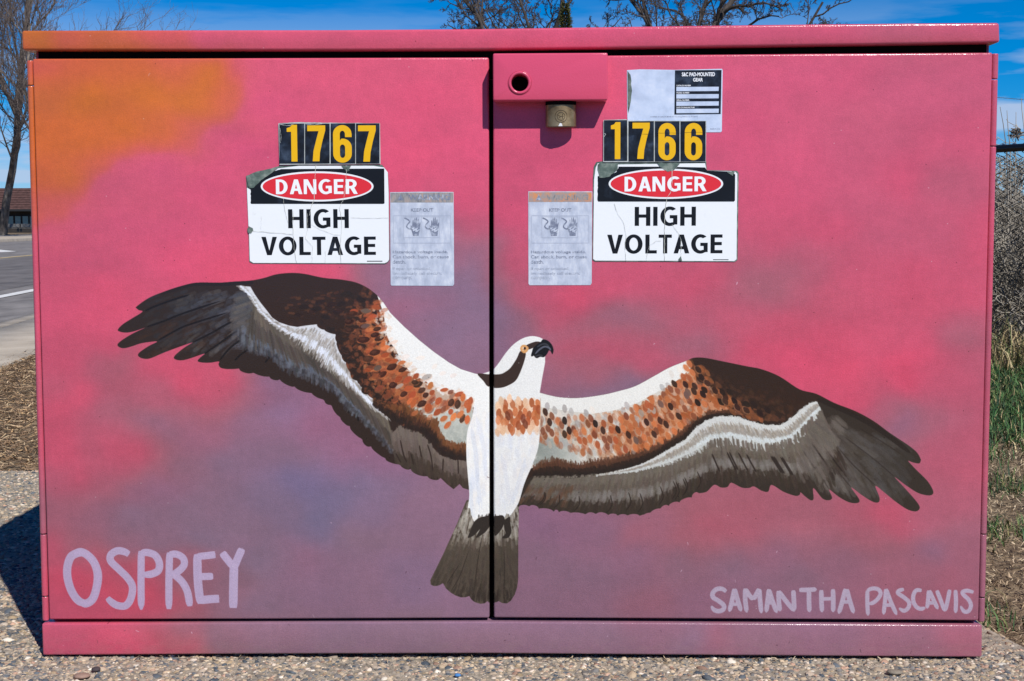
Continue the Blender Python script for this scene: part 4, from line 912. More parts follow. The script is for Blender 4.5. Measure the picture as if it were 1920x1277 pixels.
meta(link('concrete_pad', me, M_MORT), kind='structure')

def ico():
    bm = bmesh.new(); bmesh.ops.create_icosphere(bm, subdivisions=1, radius=1)
    v = np.array([x.co[:] for x in bm.verts]); f = np.array([[q.index for q in p.verts] for p in bm.faces]); bm.free(); return v, f
def ico2():
    bm = bmesh.new(); bmesh.ops.create_icosphere(bm, subdivisions=2, radius=1)
    v = np.array([x.co[:] for x in bm.verts]); f = np.array([[q.index for q in p.verts] for p in bm.faces]); bm.free(); return v, f
g = np.random.RandomState(21)
STONE = np.array([srgb(*c)[:3] for c in [(176,158,136),(196,178,152),(150,138,124),(120,116,112),(92,98,104),(72,80,88),(184,150,128),(204,188,170),(160,140,112),(140,112,96),(216,206,190),(110,104,98),(190,168,140),(168,152,134)]])
PW = np.array([12,9,14,12,9,6,6,6,9,4,3,9,8,14.]); PW /= PW.sum()
def pebbles(n, x, y, size, zc, base, sink=.35):
    v0, f0 = base; k = len(v0)
    sx = size*g.uniform(.7, 1.35, n); sy = size*g.uniform(.7, 1.35, n); sz = size*g.uniform(.4, .8, n)
    a = g.uniform(0, 2*np.pi, n); tl = g.uniform(-.35, .35, (n, 2))
    P = v0[None]*(1+g.uniform(-.16, .16, (n, k, 1)))
    P = P*np.stack([sx, sy, sz], -1)[:, None]
    P[..., 2] += P[..., 0]*tl[:, None, 0]+P[..., 1]*tl[:, None, 1]
    c, s = np.cos(a)[:, None], np.sin(a)[:, None]
    X = P[..., 0]*c-P[..., 1]*s+x[:, None]; Y = P[..., 0]*s+P[..., 1]*c+y[:, None]; Z = P[..., 2]+(zc-sink*sz)[:, None]
    V = np.stack([X, Y, Z], -1).reshape(-1, 3)
    F = (f0[None]+(np.arange(n)*k)[:, None, None]).reshape(-1, 3)
    col = STONE[g.choice(len(STONE), n, p=PW)]*g.uniform(.75, 1.12, (n, 1))
    return V, F, np.repeat(col, k, 0)
parts = []
def scatter(n, x0, x1, y0, y1, sz, base, cond=None):
    x = g.uniform(x0, x1, n); y = g.uniform(y0, y1, n)
    ok = inside(PAD, x, y) & ~((x > -.86) & (x < .86) & (y > .03) & (y < 1.25))
    x, y = x[ok], y[ok]; s = sz*np.exp(g.normal(0, .38, len(x)))
    parts.append(pebbles(len(x), x, y, s, np.full(len(x), PZ), base))
scatter(19000, -1.05, 1.2, -.32, .06, .0033, ico2())
scatter(26000, -2.0, -.7, .0, 2.15, .0044, ico())
scatter(13000, -1.6, -.8, -.3, .7, .0038, ico())
scatter(7000, .8, 1.6, -.5, .6, .0036, ico())
scatter(5000, -2.4, 1.6, -1.3, -.3, .0055, ico())
Vp = np.vstack([p[0] for p in parts]); o = 0; Fp = []
for p in parts: Fp.append(p[1]+o); o += len(p[0])
M_PEB = attr_mat('river_pebble', .75, .5, 500)
meta(link('pebbles', mesh_np('pebbles', Vp, np.vstack(Fp), np.vstack([p[2] for p in parts]), True), M_PEB), kind='stuff')

def one_stone(px, py, a, b, h, col, name, label):
    x, y = on_ground(np.array(px), np.array(py), .004)
    v, f = ico2(); r = np.random.RandomState(int(px))
    v = v*(1+r.uniform(-.06, .06, (len(v), 1)))*np.array([a, b, h]); v[:, 2] += h*.55+PZ+.003
    o = link(name, mesh_np(name, v, f, None, True), noise_mat('stone_'+name, [srgb(*[c*.85 for c in col]), srgb(*col)], 60, .8, 5, .5, 300, .002))
    o.location = (float(x), float(y), 0); o.rotation_euler[2] = r.uniform(-.2, .2)
    return meta(o, label, 'stone')
one_stone(153, 1266, .0155, .012, .0045, (150, 122, 108), 'pebble', 'flat pinkish brown pebble lying loose before the cabinet base')
one_stone(180, 1254, .0085, .008, .0045, (72, 62, 64), 'pebble', 'small dark loose pebble behind the flat brown one')
one_stone(1677, 1259, .015, .010, .0045, (134, 124, 110), 'pebble', 'flat grey brown pebble lying under the right end of the base')
one_stone(858, 1264, .006, .005, .003, (74, 130, 190), 'paint_chip', 'tiny bright blue chip on the pebbled slab')

# ---------------------------------------------------------------- the cabinet
CAB = empty('utility_cabinet', (0, .6, 0))
meta(CAB, 'pink and violet two door steel utility cabinet painted with a flying osprey', 'cabinet')
YL = -0.006
lid = [(40,57),(300,56.5),(640,56),(900,54),(1160,50),(1460,46),(1700,43.5),(1874,42.5),(1875,79.5),(1700,82.5),(1460,86),(1160,90),(900,93),(640,94),(300,94),(41,94)]
prism('lid', fx(lid, YL), YL, 1.32, M_MURAL, CAB, .0045, 3, uv=True)
(xl, zt), (xr, _) = fx([(40, 57)], YL)[0], fx([(1875, 43)], YL)[0]
DL = [(60.5,110),(300,109.5),(916.5,107.5),(917.8,1159),(500,1161),(92,1162)]
DR = [(924.5,105.5),(1150,104),(1500,101),(1861.5,98.5),(1835,1164),(1500,1161.5),(1200,1160),(926,1158.5)]
prism('door', fx(DL), 0, .027, M_MURAL, CAB, .0035, 3, uv=True)
prism('door', fx(DR), 0, .027, M_MURAL, CAB, .0035, 3, uv=True)
SK = [(78,1169.5),(500,1167.5),(920,1166),(1400,1169),(1842,1172),(1841.5,1232.5),(1400,1229.5),(920,1225.5),(500,1226.5),(80,1229)]
prism('skirt', fx(SK, -.003), -.003, .03, M_MURAL, CAB, .0035, 3, uv=True)
x0, x1 = fx([(53, 140)])[0][0], fx([(1868, 140)])[0][0]
zb = .02; zlid = min(z for _, z in fx([(300, 94), (1460, 86)], YL))
box('cabinet_body', x0+.004, x1-.004, .032, 1.29, .006, zlid+.004, M_SIDE, CAB)
box('lid_gap_shade', x0+.012, x1-.012, .020, .0315, zlid-.05, zlid+.01, M_SHADE, CAB)  # added dark strip, paints in the shade under the lid
box('door_gap_shade', x0+.012, x1-.012, .0275, .0315, .03, zlid-.052, M_SHADE, CAB)  # added dark sheet, paints in the shade of the door gaps
# hinge barrels, broken where the knuckles meet
def barrel(top, bot, cuts, sgn):
    (xt, zt_), (xb, zb_) = fx([top])[0], fx([bot])[0]
    zs = [zt_]+[fx([(c[0], c[1])])[0][1] for c in cuts]+[zb_]
    for i in range(len(zs)-1):
        za, zc = zs[i]-(.0008 if i else 0), zs[i+1]+.0008
        f = lambda z: xt+(xb-xt)*(zt_-z)/(zt_-zb_)
        P = [(f(z_), .010, z_) for z_ in (za, za-.0008, za-.002, (za*3+zc)/4, (za+zc)/2, (za+zc*3)/4, zc+.002, zc+.0008, zc)]
        V, Fq = tubes([(P, [.0054]+[.0061, .0062, .0062, .0062, .0062, .0062, .0061]+[.0054])], 14)
        me = mesh_np('hinge_knuckle', V, Fq, smooth=True); 
        paint_uv(me); link('hinge_knuckle', me, M_MURAL, CAB)
barrel((53.5, 113), (83, 1166), [(54, 160), (76, 1003), (80, 1120)], -1)
barrel((1868.5, 100), (1842.5, 1168), [(1867, 148), (1865, 274), (1848, 1003), (1845, 1122)], 1)

# latch box with its round peep hole
LY = -.041
lb = fx([(924.2,100.5),(1139.5,98.5),(1139.5,187.5),(924.8,189)], LY)
hc = fx([(974.6,155.3)], LY)[0]; hr = .0150
def latch():
    bm = bmesh.new(); n = 48
    xa, xb = lb[0][0], lb[1][0]; z0, z1 = (lb[2][1]+lb[3][1])/2, (lb[0][1]+lb[1][1])/2
    ring = [bm.verts.new((hc[0]+hr*math.cos(t), LY, hc[1]+hr*math.sin(t))) for t in np.linspace(0, 2*math.pi, n, endpoint=False)]
    outer = []
    for t in np.linspace(0, 2*math.pi, n, endpoint=False):
        c, s = math.cos(t), math.sin(t)
        k = min(((xb-hc[0])/c if c > 1e-9 else (xa-hc[0])/c if c < -1e-9 else 1e9), ((z1-hc[1])/s if s > 1e-9 else (z0-hc[1])/s if s < -1e-9 else 1e9))
        outer.append([hc[0]+k*c, hc[1]+k*s])
    for cx_, cz_ in ((xa, z0), (xb, z0), (xb, z1), (xa, z1)):
        j = min(range(n), key=lambda q: (outer[q][0]-cx_)**2+(outer[q][1]-cz_)**2); outer[j] = [cx_, cz_]
    ov = [bm.verts.new((x, LY, z)) for x, z in outer]; bk = [bm.verts.new((x, -.0005, z)) for x, z in outer]; inn = [bm.verts.new((v.co.x, LY+.034, v.co.z)) for v in ring]
    for i in range(n):
        j = (i+1) % n
        bm.faces.new((ring[i], ring[j], ov[j], ov[i])); bm.faces.new((ov[i], ov[j], bk[j], bk[i])); bm.faces.new((ring[j], ring[i], inn[i], inn[j]))
    bm.faces.new(bk); bm.faces.new(inn)
    bmesh.ops.recalc_face_normals(bm, faces=bm.faces)
    es = [e for e in bm.edges if len(e.link_faces) == 2 and e.calc_face_angle(0) > .8 and not all(v.co.y > -.002 for v in e.verts) and math.hypot(e.verts[0].co.x-hc[0], e.verts[0].co.z-hc[1]) > hr*1.2]
    bmesh.ops.bevel(bm, geom=es, offset=.0028, segments=3, profile=.5, affect='EDGES')
    me = bpy.data.meshes.new('latch_box'); bm.to_mesh(me); bm.free()
    for p in me.polygons: p.use_smooth = True
    me.set_sharp_from_angle(angle=math.radians(40))
    return link('latch_box', me, M_PINK, CAB)
LB = latch()
def torus(name, c, R, r, m, parent, n=40, k=10, flat=1.0):
    ch = [([(c[0]+R*math.cos(t), c[1], c[2]+R*math.sin(t)) for t in np.linspace(0, 2*math.pi, n+1)], np.full(n+1, r))]
    V, Fq = tubes(ch, k); V[:, 1] = c[1]+(V[:, 1]-c[1])*flat
    return link(name, mesh_np(name, V, Fq, smooth=True), m, parent)
rim = torus('hole_rim', (hc[0], LY, hc[1]), hr+.0025, .0028, M_PINK, LB)
cyl('hole_shade', (hc[0], LY+.0325, hc[1]), hr-.0003, .001, (0, 1, 0), M_SHADE, LB)  # dark disc painting in the shade at the bottom of the hole
torus('rim_groove', (hc[0], LY-.0002, hc[1]), hr+.0058, .0005, M_PINK, LB)

# padlock hanging under the latch box
M_BRASS = noise_mat('aged_brass', [srgb(120, 98, 70), srgb(160, 138, 104), srgb(184, 164, 132)], 30, .45, 6, .3, 300, .001, metal=.85)
M_STEEL = mat('shackle_steel', srgb(150, 150, 150), .3, 1)
ptop = fx([(1052, 186)], -.02)[0][1]; pbx, pbz = fx([(1051.8, 237.5)], -.030)[0]
LOCK = empty('padlock', (pbx, -.016, pbz)); meta(LOCK, 'round brass padlock hanging under the pink latch box', 'padlock')
cyl('lock_body', (pbx, -.0165, pbz), .0268, ptop-pbz-.001, (0, 0, 1), M_BRASS, LOCK, 48, .0012, ry=.0158)
cyl('lock_shade_band', (pbx, -.0167, ptop-.0112), .0271, .0102, (0, 0, 1), M_SHADE, LOCK, 48, .0008, ry=.0162)  # made-up dark band standing for the latch box's shadow on the lock
tube_obj('shackle', [([(pbx+s*.011, -.0165, ptop-.002), (pbx+s*.011, -.0165, ptop+.02)], [.0035, .0035]) for s in (-1, 1)], 10, M_STEEL, LOCK)
ex, ez = fx([(1052, 218)], -.032)[0]
em = []
for R in (.0105, .0068):
    P = []
    for t in np.linspace(0, 2*math.pi, 41):
        x = ex-pbx+R*math.cos(t); P.append((pbx+x, -.0165-.0158*math.sqrt(max(0, 1-(x/.0268)**2))-.0001, ez+R*math.sin(t)))
    em.append((P, np.full(41, .00045)))
M_ENGR = mat('engraving', srgb(64, 52, 36), .6, .4)
tube_obj('engraved_ring', em, 5, M_ENGR, LOCK)
em = []
for a in range(5):
    t0 = a*1.25; P = []
    for q in np.linspace(0, 1, 6):
        x = ex-pbx+.0045*math.cos(t0)*q+.002*math.sin(a*2.1); P.append((pbx+x, -.0165-.0158*math.sqrt(max(0, 1-(x/.0268)**2))-.0001, ez+.0045*math.sin(t0)*q))
    em.append((P, np.full(6, .0005)))
tube_obj('engraved_mark', em, 4, M_ENGR, LOCK)
kx, kz = fx([(1050, 234)], -.032)[0]; kz += .0012
link('keyway_cover', prism('tmp', [(kx-.003, kz-.0035), (kx+.0045, kz-.0035), (kx+.003, kz+.001), (kx, kz+.002)], -.0326, -.0315, mat('keyway_white', srgb(214, 216, 218), .4), None).data, None, LOCK)
bpy.data.objects.remove(bpy.data.objects['tmp'])

# ---------------------------------------------------------------- signs and decals on the doors
def sheet_px(name, pts, y, th, m, parent):
    return prism(name, fx(pts, y), y, y+th, m, parent)

def sticker(base, edge, rough=.4, scr=.5, scale=30, name='sticker'):
    m = noise_mat(name, [edge, base, base], scale, rough, 8, .15, 120, .001, pos=[.22, .36, 1])
    return m
M_WHITE = sticker(srgb(224, 228, 232), srgb(204, 209, 211), .35, name='sign_white')
M_GREY = noise_mat('old_backing', [srgb(58, 74, 70), srgb(90, 106, 100), srgb(132, 142, 134)], 60, .7, 8, .6, 200, .001)
M_RED = sticker(srgb(208, 44, 56), srgb(214, 70, 78), .4, name='sign_red')
M_SBLK = noise_mat('sign_black', [srgb(44, 52, 66), srgb(20, 21, 26), srgb(16, 17, 21)], 26, .3, 9, .1, 120, .001, pos=[.2, .42, 1])
M_TILE = noise_mat('tile_black', [srgb(64, 76, 94), srgb(32, 38, 50), srgb(20, 20, 24)], 34, .3, 9, .1, 120, .001, pos=[.28, .45, .6])
M_YEL = sticker(srgb(222, 172, 12), srgb(204, 156, 18), .45, name='digit_yellow')
M_EDGE = noise_mat('decal_edge', [srgb(150, 156, 156), srgb(190, 196, 196)], 60, .5)
M_CRACK = mat('crack', srgb(186, 188, 180), .8)
M_ALU = noise_mat('weathered_decal', [srgb(160, 169, 187), srgb(180, 188, 205), srgb(204, 210, 221)], 70, .45, 9, .35, 200, .001, stretch=(1, 1, .45), spec=.6)
M_ALU2 = noise_mat('nameplate_silver', [srgb(168, 182, 206), srgb(186, 200, 224), srgb(204, 214, 232)], 30, .35, 8, .15, 160, .001, spec=.6)
M_FADE = noise_mat('faded_print', [srgb(98, 106, 128), srgb(120, 128, 148), srgb(176, 184, 200)], 120, .6, pos=[.3, .5, .66]); M_FADE2 = noise_mat('very_faded_print', [srgb(132, 140, 160), srgb(182, 190, 204)], 140, .6); M_FADE3 = mat('ghost_print', srgb(164, 172, 190), .6)
M_ORNG = noise_mat('faded_orange', [srgb(150, 140, 138), srgb(196, 136, 96), srgb(214, 130, 72)], 60, .6, 8, pos=[.44, .60, .76])
M_HEAD2 = noise_mat('peeled_header', [srgb(96, 100, 108), srgb(140, 140, 142), srgb(176, 150, 136)], 90, .6, 9, .5, 200, .001, stretch=(1.6, 1, .5))
M_WTXT = mat('white_print', srgb(228, 232, 238), .5)

def text(name, s, x0, x1, y0, y1, y, m, parent, bold=0.0, space=1.0, lines=False):
    cu = bpy.data.curves.new(name, 'FONT'); cu.body = s; cu.size = 1; cu.offset = bold; cu.space_character = space; cu.resolution_u = 6
    cu.align_x = 'CENTER' if lines == 'c' else 'LEFT'
    to = bpy.data.objects.new('t', cu); COL.objects.link(to)
    bpy.context.view_layer.update()
    dg = bpy.context.evaluated_depsgraph_get()
    me = bpy.data.meshes.new_from_object(to.evaluated_get(dg)); bpy.data.objects.remove(to)
    v = np.array([p.co[:] for p in me.vertices])
    mn, mx = v.min(0), v.max(0)
    (xa, za), (xb, zb) = fx([(x0, y1)], y)[0], fx([(x1, y0)], y)[0]
    v2 = np.empty_like(v)
    v2[:, 0] = xa+(v[:, 0]-mn[0])/(mx[0]-mn[0])*(xb-xa); v2[:, 2] = za+(v[:, 1]-mn[1])/(mx[1]-mn[1])*(zb-za); v2[:, 1] = y
    me.vertices.foreach_set('co', v2.astype(np.float32).ravel()); me.update(); me.materials.clear(); me.name = name
    return link(name, me, m, parent)

def _arc(cx, cy, rx, ry, a0, a1, n=16): return [(cx+rx*math.cos(math.radians(a)), cy+ry*math.sin(math.radians(a))) for a in np.linspace(a0, a1, n)]
GLYPH = {
'D': (.69, [[(0,0),(0,1)]+_arc(.27,.5,.42,.5,90,-90), [(.2,.17),(.2,.83)]+_arc(.27,.5,.20,.33,90,-90)]),
'A': (.74, [[(0,0),(.26,1),(.48,1),(.74,0),(.53,0),(.475,.22),(.265,.22),(.21,0)], [(.305,.38),(.435,.38),(.37,.68)]]),
'N': (.74, [[(0,0),(0,1),(.24,1),(.56,.34),(.56,1),(.74,1),(.74,0),(.50,0),(.18,.66),(.18,0)]]),
'G': (.78, [_arc(.43,.5,.43,.515,48,302,26)+[(.78,.07),(.78,.56),(.43,.56),(.43,.39),(.585,.39),(.585,.185)]+_arc(.44,.5,.225,.345,292,60,20)]),
'E': (.56, [[(0,0),(0,1),(.56,1),(.56,.83),(.2,.83),(.2,.60),(.53,.60),(.53,.43),(.2,.43),(.2,.17),(.56,.17),(.56,0)]]),
'R': (.71, [[(0,0),(0,1)]+_arc(.31,.69,.34,.31,90,-55)+[(.71,0),(.48,0),(.28,.38),(.2,.38),(.2,0)], [(.2,.54),(.2,.84)]+_arc(.29,.69,.15,.15,90,-90)]),
'H': (.72, [[(0,0),(0,1),(.2,1),(.2,.6),(.52,.6),(.52,1),(.72,1),(.72,0),(.52,0),(.52,.43),(.2,.43),(.2,0)]]),
'I': (.2, [[(0,0),(0,1),(.2,1),(.2,0)]]),
'V': (.74, [[(.26,0),(0,1),(.215,1),(.37,.25),(.525,1),(.74,1),(.48,0)]]),
'O': (.84, [_arc(.42,.5,.42,.515,0,350,36), _arc(.42,.5,.205,.345,0,350,30)]),
'L': (.54, [[(0,0),(0,1),(.2,1),(.2,.17),(.54,.17),(.54,0)]]),
'T': (.62, [[(0,1),(.62,1),(.62,.83),(.41,.83),(.41,0),(.21,0),(.21,.83),(0,.83)]]),
'1': (.30, [[(.125,0),(.125,.81),(0,.81),(0,.91),(.10,.94),(.15,1),(.30,1),(.30,0)]]),
'7': (.52, [[(0,1),(.52,1),(.52,.86),(.43,.55),(.36,.25),(.34,0),(.145,0),(.17,.28),(.25,.58),(.325,.84),(0,.84)]]),
'6': (.52, [[(.52,.68),(.52,.76)]+_arc(.26,.76,.26,.24,20,180,14)+_arc(.26,.24,.26,.24,180,360,20)+_arc(.27,.40,.25,.24,0,100,10)+[(.19,.585),(.19,.74)]+_arc(.262,.765,.072,.085,180,0,8)+[(.335,.68)], _arc(.262,.40,.072,.085,0,180,8)+_arc(.262,.21,.072,.085,180,360,8)]),
}
def sign_text(name, s, x0, x1, y0, y1, y, m, parent, gap=.13):
    cu = bpy.data.curves.new(name, 'CURVE'); cu.dimensions = '2D'; cu.fill_mode = 'BOTH'
    X = 0
    for c in s:
        w, cs = GLYPH[c]
        for ct in cs:
            sp = cu.splines.new('POLY'); sp.points.add(len(ct)-1); sp.use_cyclic_u = True
            for p, (a, b) in zip(sp.points, ct): p.co = (X+a, b, 0, 1)
        X += w+gap
        if c in 'AVLT': X -= gap*.35
    to = bpy.data.objects.new('t', cu); COL.objects.link(to); bpy.context.view_layer.update()
    me = bpy.data.meshes.new_from_object(to.evaluated_get(bpy.context.evaluated_depsgraph_get())); bpy.data.objects.remove(to)
    v = np.array([p.co[:] for p in me.vertices]); mn, mx = v.min(0), v.max(0)
    (xa, za), (xb, zb_) = fx([(x0, y1)], y)[0], fx([(x1, y0)], y)[0]
    v2 = np.empty_like(v); v2[:, 0] = xa+(v[:, 0]-mn[0])/(mx[0]-mn[0])*(xb-xa); v2[:, 2] = za+(v[:, 1]-mn[1])/(mx[1]-mn[1])*(zb_-za); v2[:, 1] = y
    me.vertices.foreach_set('co', v2.astype(np.float32).ravel()); me.update(); me.materials.clear(); me.name = name
    return link(name, me, m, parent)

def oval(name, cx, cy, rx, ry, y, th, m, parent):
    return sheet_px(name, [(cx+rx*math.cos(t), cy+ry*math.sin(t)) for t in np.linspace(0, 2*math.pi, 56, endpoint=False)], y, th, m, parent)

def ragged(pts, amp, seed, step=5):
    r = np.random.RandomState(seed); out_ = []
    for a, b in zip(pts[:-1], pts[1:]):
        a, b = np.array(a, float), np.array(b, float); n = max(1, int(np.hypot(*(b-a))/step))
        for i in range(n):
            p = a+(b-a)*i/n; out_.append(tuple(p+(r.uniform(-amp, amp, 2) if i else 0)))
    out_.append(tuple(pts[-1])); return out_

def crack(parent, pts, w, y, m=None, seed=1):
    r = np.random.RandomState(seed); p = lerp_path(pts, max(6, int(len(pts)*5))); p = p+r.uniform(-.5, .5, p.shape)
    d = np.gradient(p, axis=0); L = np.hypot(d[:, 0], d[:, 1])+1e-9; n_ = np.stack([-d[:, 1]/L, d[:, 0]/L], 1)
    ww = w*.28*r.uniform(.4, 1.4, len(p))[:, None]
    sheet_px('crack', [tuple(q) for q in np.vstack([p+n_*ww, (p-n_*ww)[::-1]])], y, .0001, m or M_CRACK, parent)

def make_danger(label, loc, back, face, header, oc, words, torn, cracks, bar, seed):
    x, z = fx([loc])[0]; o = empty('danger_sign', (x, 0, z)); meta(o, label, 'sign', 'danger high voltage signs')
    sheet_px('backing', back, -.0009, .0009, M_GREY, o)
    sheet_px('face', face, -.0013, .0004, M_WHITE, o)
    sheet_px('header', header, -.0016, .0003, M_SBLK, o)
    cx, cy, rx, ry = oc
    oval('oval_border', cx, cy, rx, ry, -.0018, .0002, M_WHITE, o)
    oval('oval', cx, cy, rx-3.6, ry-3.4, -.0020, .0002, M_RED, o)
    for w, bx, m in zip(('DANGER', 'HIGH', 'VOLTAGE'), words, (M_WTXT, M_SBLK, M_SBLK)):
        sign_text('lettering', w, *bx, -.0022 if w == 'DANGER' else -.0015, m, o)
    for i, t in enumerate(torn): sheet_px('torn_patch', ragged(t+[t[0]], 1.2, seed+i, 4)[:-1], -.0024, .0002, M_GREY, o)
    for i, (c, w) in enumerate(cracks): crack(o, c, w, -.00245, seed=seed+i)
    sheet_px('maker_line', bar, -.0015, .0001, M_SBLK, o)
    return o

make_danger('danger high voltage sign with torn green upper left corner, under 1767', (595, 490),
    ragged([(461.3,330),(474,324.5),(500,317.5),(525,311),(560,309.5),(640,311),(716,308.5),(722,316),(727.5,324.5)], .9, 1)+[(729,360),(730.5,487),(727,492),(722,495),(474,494),(467.5,491),(465.6,423),(462.6,354)],
    [(463,352),(472,357),(480,346),(496,334),(520,316),(560,311),(700,311),(720,314),(727,323),(728.5,360),(729.5,487),(726,491.5),(721,493.5),(475,493),(468.5,489),(467,436),(475,433),(474,428),(466,424)],
    ragged([(469.5,380),(470,345),(481,347),(488,338),(500,331),(512,322),(527,317)], .8, 4, 3)+[(720.5,316),(721,381),(719,382.3),(471,382.3)],
    (594.6, 349.6, 105.8, 28.3), [(517.5,670.5,335.6,364.6), (540.5,653.8,391.5,428.5), (490.6,704.5,443,479)],
    [[(461.5,331),(476,325),(500,318.5),(522,314),(510,324),(496,333),(484,344),(476,352),(467,352)], [(640,311),(658,311),(655,320),(650,322),(645,316)], [(464,427),(475,431),(471,437),(465,437)]],
    [([(592,310),(591,330),(588,350),(590,372),(584,386),(580,404)],1.6), ([(650,318),(648,345),(645,372),(636,390),(641,410),(640,440),(637,470),(640,493)],1.0), ([(475,433),(510,436),(549,439)],1.0), ([(549,395),(550,440),(552,470),(556,492)],1.2),
     ([(531,372),(534,395),(540,418)],.8), ([(583,420),(600,430),(628,440),(640,440)],.7), ([(658,408),(690,409),(728,408)],.8), ([(490,405),(489,430)],.6), ([(576,400),(577,430),(572,446),(586,462),(585,490)],.7), ([(610,470),(610,492)],.6)],
    [(688,489),(717,489),(717,490.5),(688,490.5)], 10)
make_danger('danger high voltage sign split down the middle, under 1766', (1247, 488),
    [(1112,334),(1113.5,312),(1118,304),(1128,302.5),(1324.4,302.5),(1325,319),(1381.7,320),(1385,324),(1383,487),(1378,491),(1115.5,490.3),(1110.8,487)],
    [(1114,336),(1117,314),(1121,306),(1130,309),(1322,306),(1325,320),(1378,321.5),(1382.5,326),(1381,486),(1376.5,489.6),(1279,489.2),(1276.5,480),(1274,489),(1116.5,488.6),(1112.2,485.5)],
    ragged([(1120.4,376),(1121,330),(1132,334),(1146,326),(1156,322),(1160,312.5)], .7, 5, 3)+[(1236,312.5),(1246,318),(1262,320),(1270,313),(1322,314),(1326,320),(1372,322),(1378.5,327),(1378,376),(1376,378),(1122,378)],
    (1248.6, 344.6, 107.4, 28.4), [(1171,1325,330.5,359.5), (1190,1305,387,424), (1138.5,1354.8,439,476)],
    [[(1121,308),(1135,306),(1160,305),(1158,318),(1150,325),(1140,332),(1124,333),(1122,322)], [(1232,306),(1275,306),(1268,314),(1262,320),(1252,322),(1244,317)], [(1362,322),(1378,322),(1374,330),(1368,326)], [(1272,486),(1277,480),(1279,489),(1273,489)]],
    [([(1260,318),(1260,340),(1258,360),(1250,372),(1247,395),(1246,440),(1246,488)],1.7), ([(1152,382),(1158,400),(1170,418),(1174,440),(1172,465),(1174,489)],.9), ([(1260,420),(1272,436),(1277,450),(1277,482)],.9), ([(1222,458),(1232,451),(1240,451)],.7), ([(1212,489),(1214,470),(1220,458)],.7)],
    [(1337,486.3),(1366,486.3),(1366,487.6),(1337,487.6)], 40)

def number_sign(label, loc, edge, tiles, digits, tops, cr):
    x, z = fx([loc])[0]; o = empty('number_sign', (x, 0, z)); meta(o, label, 'number sign', 'yellow number tiles')
    sheet_px('backing', edge, -.0028, .0006, M_EDGE, o)
    for (x0_, x1_, y0_, y1_), (ch, d) in zip(tiles, digits):
        t = prism('digit_tile', fx([(x0_, y0_), (x1_, y0_-.3), (x1_, y1_), (x0_, y1_+.3)], -.0032), -.0032, -.0028, M_TILE, o)
        sign_text('digit', ch, *d, -.0034, M_YEL, t)
    for i, (c, w) in enumerate(cr): crack(o, c, w, -.0036, M_EDGE if w > 1 else M_BLACK, seed=70+i)
    return o
number_sign('number sign 1767 of four black tiles above the left danger sign', (617, 300), ragged([(522,231),(560,229),(640,230.5),(712.5,231)], .5, 3)+[(713.5,307.5),(524,309)],
    [(524,570.5,232,306.5),(572,618,232,306.5),(620,666,231.5,306.5),(667.5,711.5,231.5,306.5)], [('1',(538.5,556.8,234,303)), ('7',(577,609.7,235,302.5)), ('6',(625,659,234.5,305)), ('7',(672,704.4,235,303.2))], 0,
    [([(524,233),(540,236),(550,233)],1.6), ([(573,233),(590,234),(604,232)],1.4), ([(525,240),(527,255),(526,268)],1.2)])
number_sign('number sign 1766 of four black tiles overlapping the silver plate', (1228, 296), [(1131.5,225),(1174,223.5),(1177,226),(1324.5,226.5),(1323.5,303.5),(1131,304)],
    [(1132.5,1176,225.5,301.5),(1178.5,1226,227.5,302.5),(1228,1274,227.5,302.5),(1276,1323,227.5,302.5)], [('1',(1145.3,1163.3,229,298.5)), ('7',(1185.7,1218.3,230,298)), ('6',(1234.3,1267.2,230.5,300.5)), ('6',(1283.6,1317,230.5,300.5))], 0,
    [([(1178,252),(1226,251.5)],.9), ([(1228,249.5),(1274,249)],.9), ([(1276,249),(1323,248)],.9), ([(1133,250),(1136,252),(1133,256)],1.5)])

def hand(parent, cx, cy, s, y, m):
    """the shocked-hand pictogram: palm, five fingers, spark and lead"""
    P = lambda L: [(cx+a*s, cy+b*s) for a, b in L]
    sheet_px('hand_picture', P([(-6,10),(-9,2),(-8,-2),(-6,0),(-5.4,-9),(-4.2,-12),(-3.4,-9),(-3,-4),(-2.4,-12),(-1.3,-15.5),(-.4,-12),(-.2,-4),(.4,-12.5),(1.5,-16),(2.4,-12.5),(2.5,-4),(3.2,-10),(4.4,-13.5),(5.2,-10),(5.4,-3),(6.6,-6),(7.8,-7),(8,-4),(7.2,4),(6,10),(5,16),(-4.5,16)]), y, .0001, m, parent)
    sheet_px('spark_picture', P([(-8,4),(-2,1),(-3,5),(4,2),(1,7),(8,4),(3,9),(-1,9),(0,6.4),(-5,8.4),(-4,5)]), y-.0002, .0001, M_ALU, parent)
    p = np.array([(-19,-14),(-14,-12),(-10,-8),(-14,-3),(-15,1),(-11,4),(-7,4)], float)
    q = spline(p, False, 4); d = np.gradient(q, axis=0); L_ = np.hypot(d[:, 0], d[:, 1]); n_ = np.stack([-d[:, 1]/L_, d[:, 0]/L_], 1)
    sheet_px('lead_picture', P([tuple(a) for a in np.vstack([q+n_*1.1, (q-n_*1.1)[::-1]])]), y, .0001, m, parent)

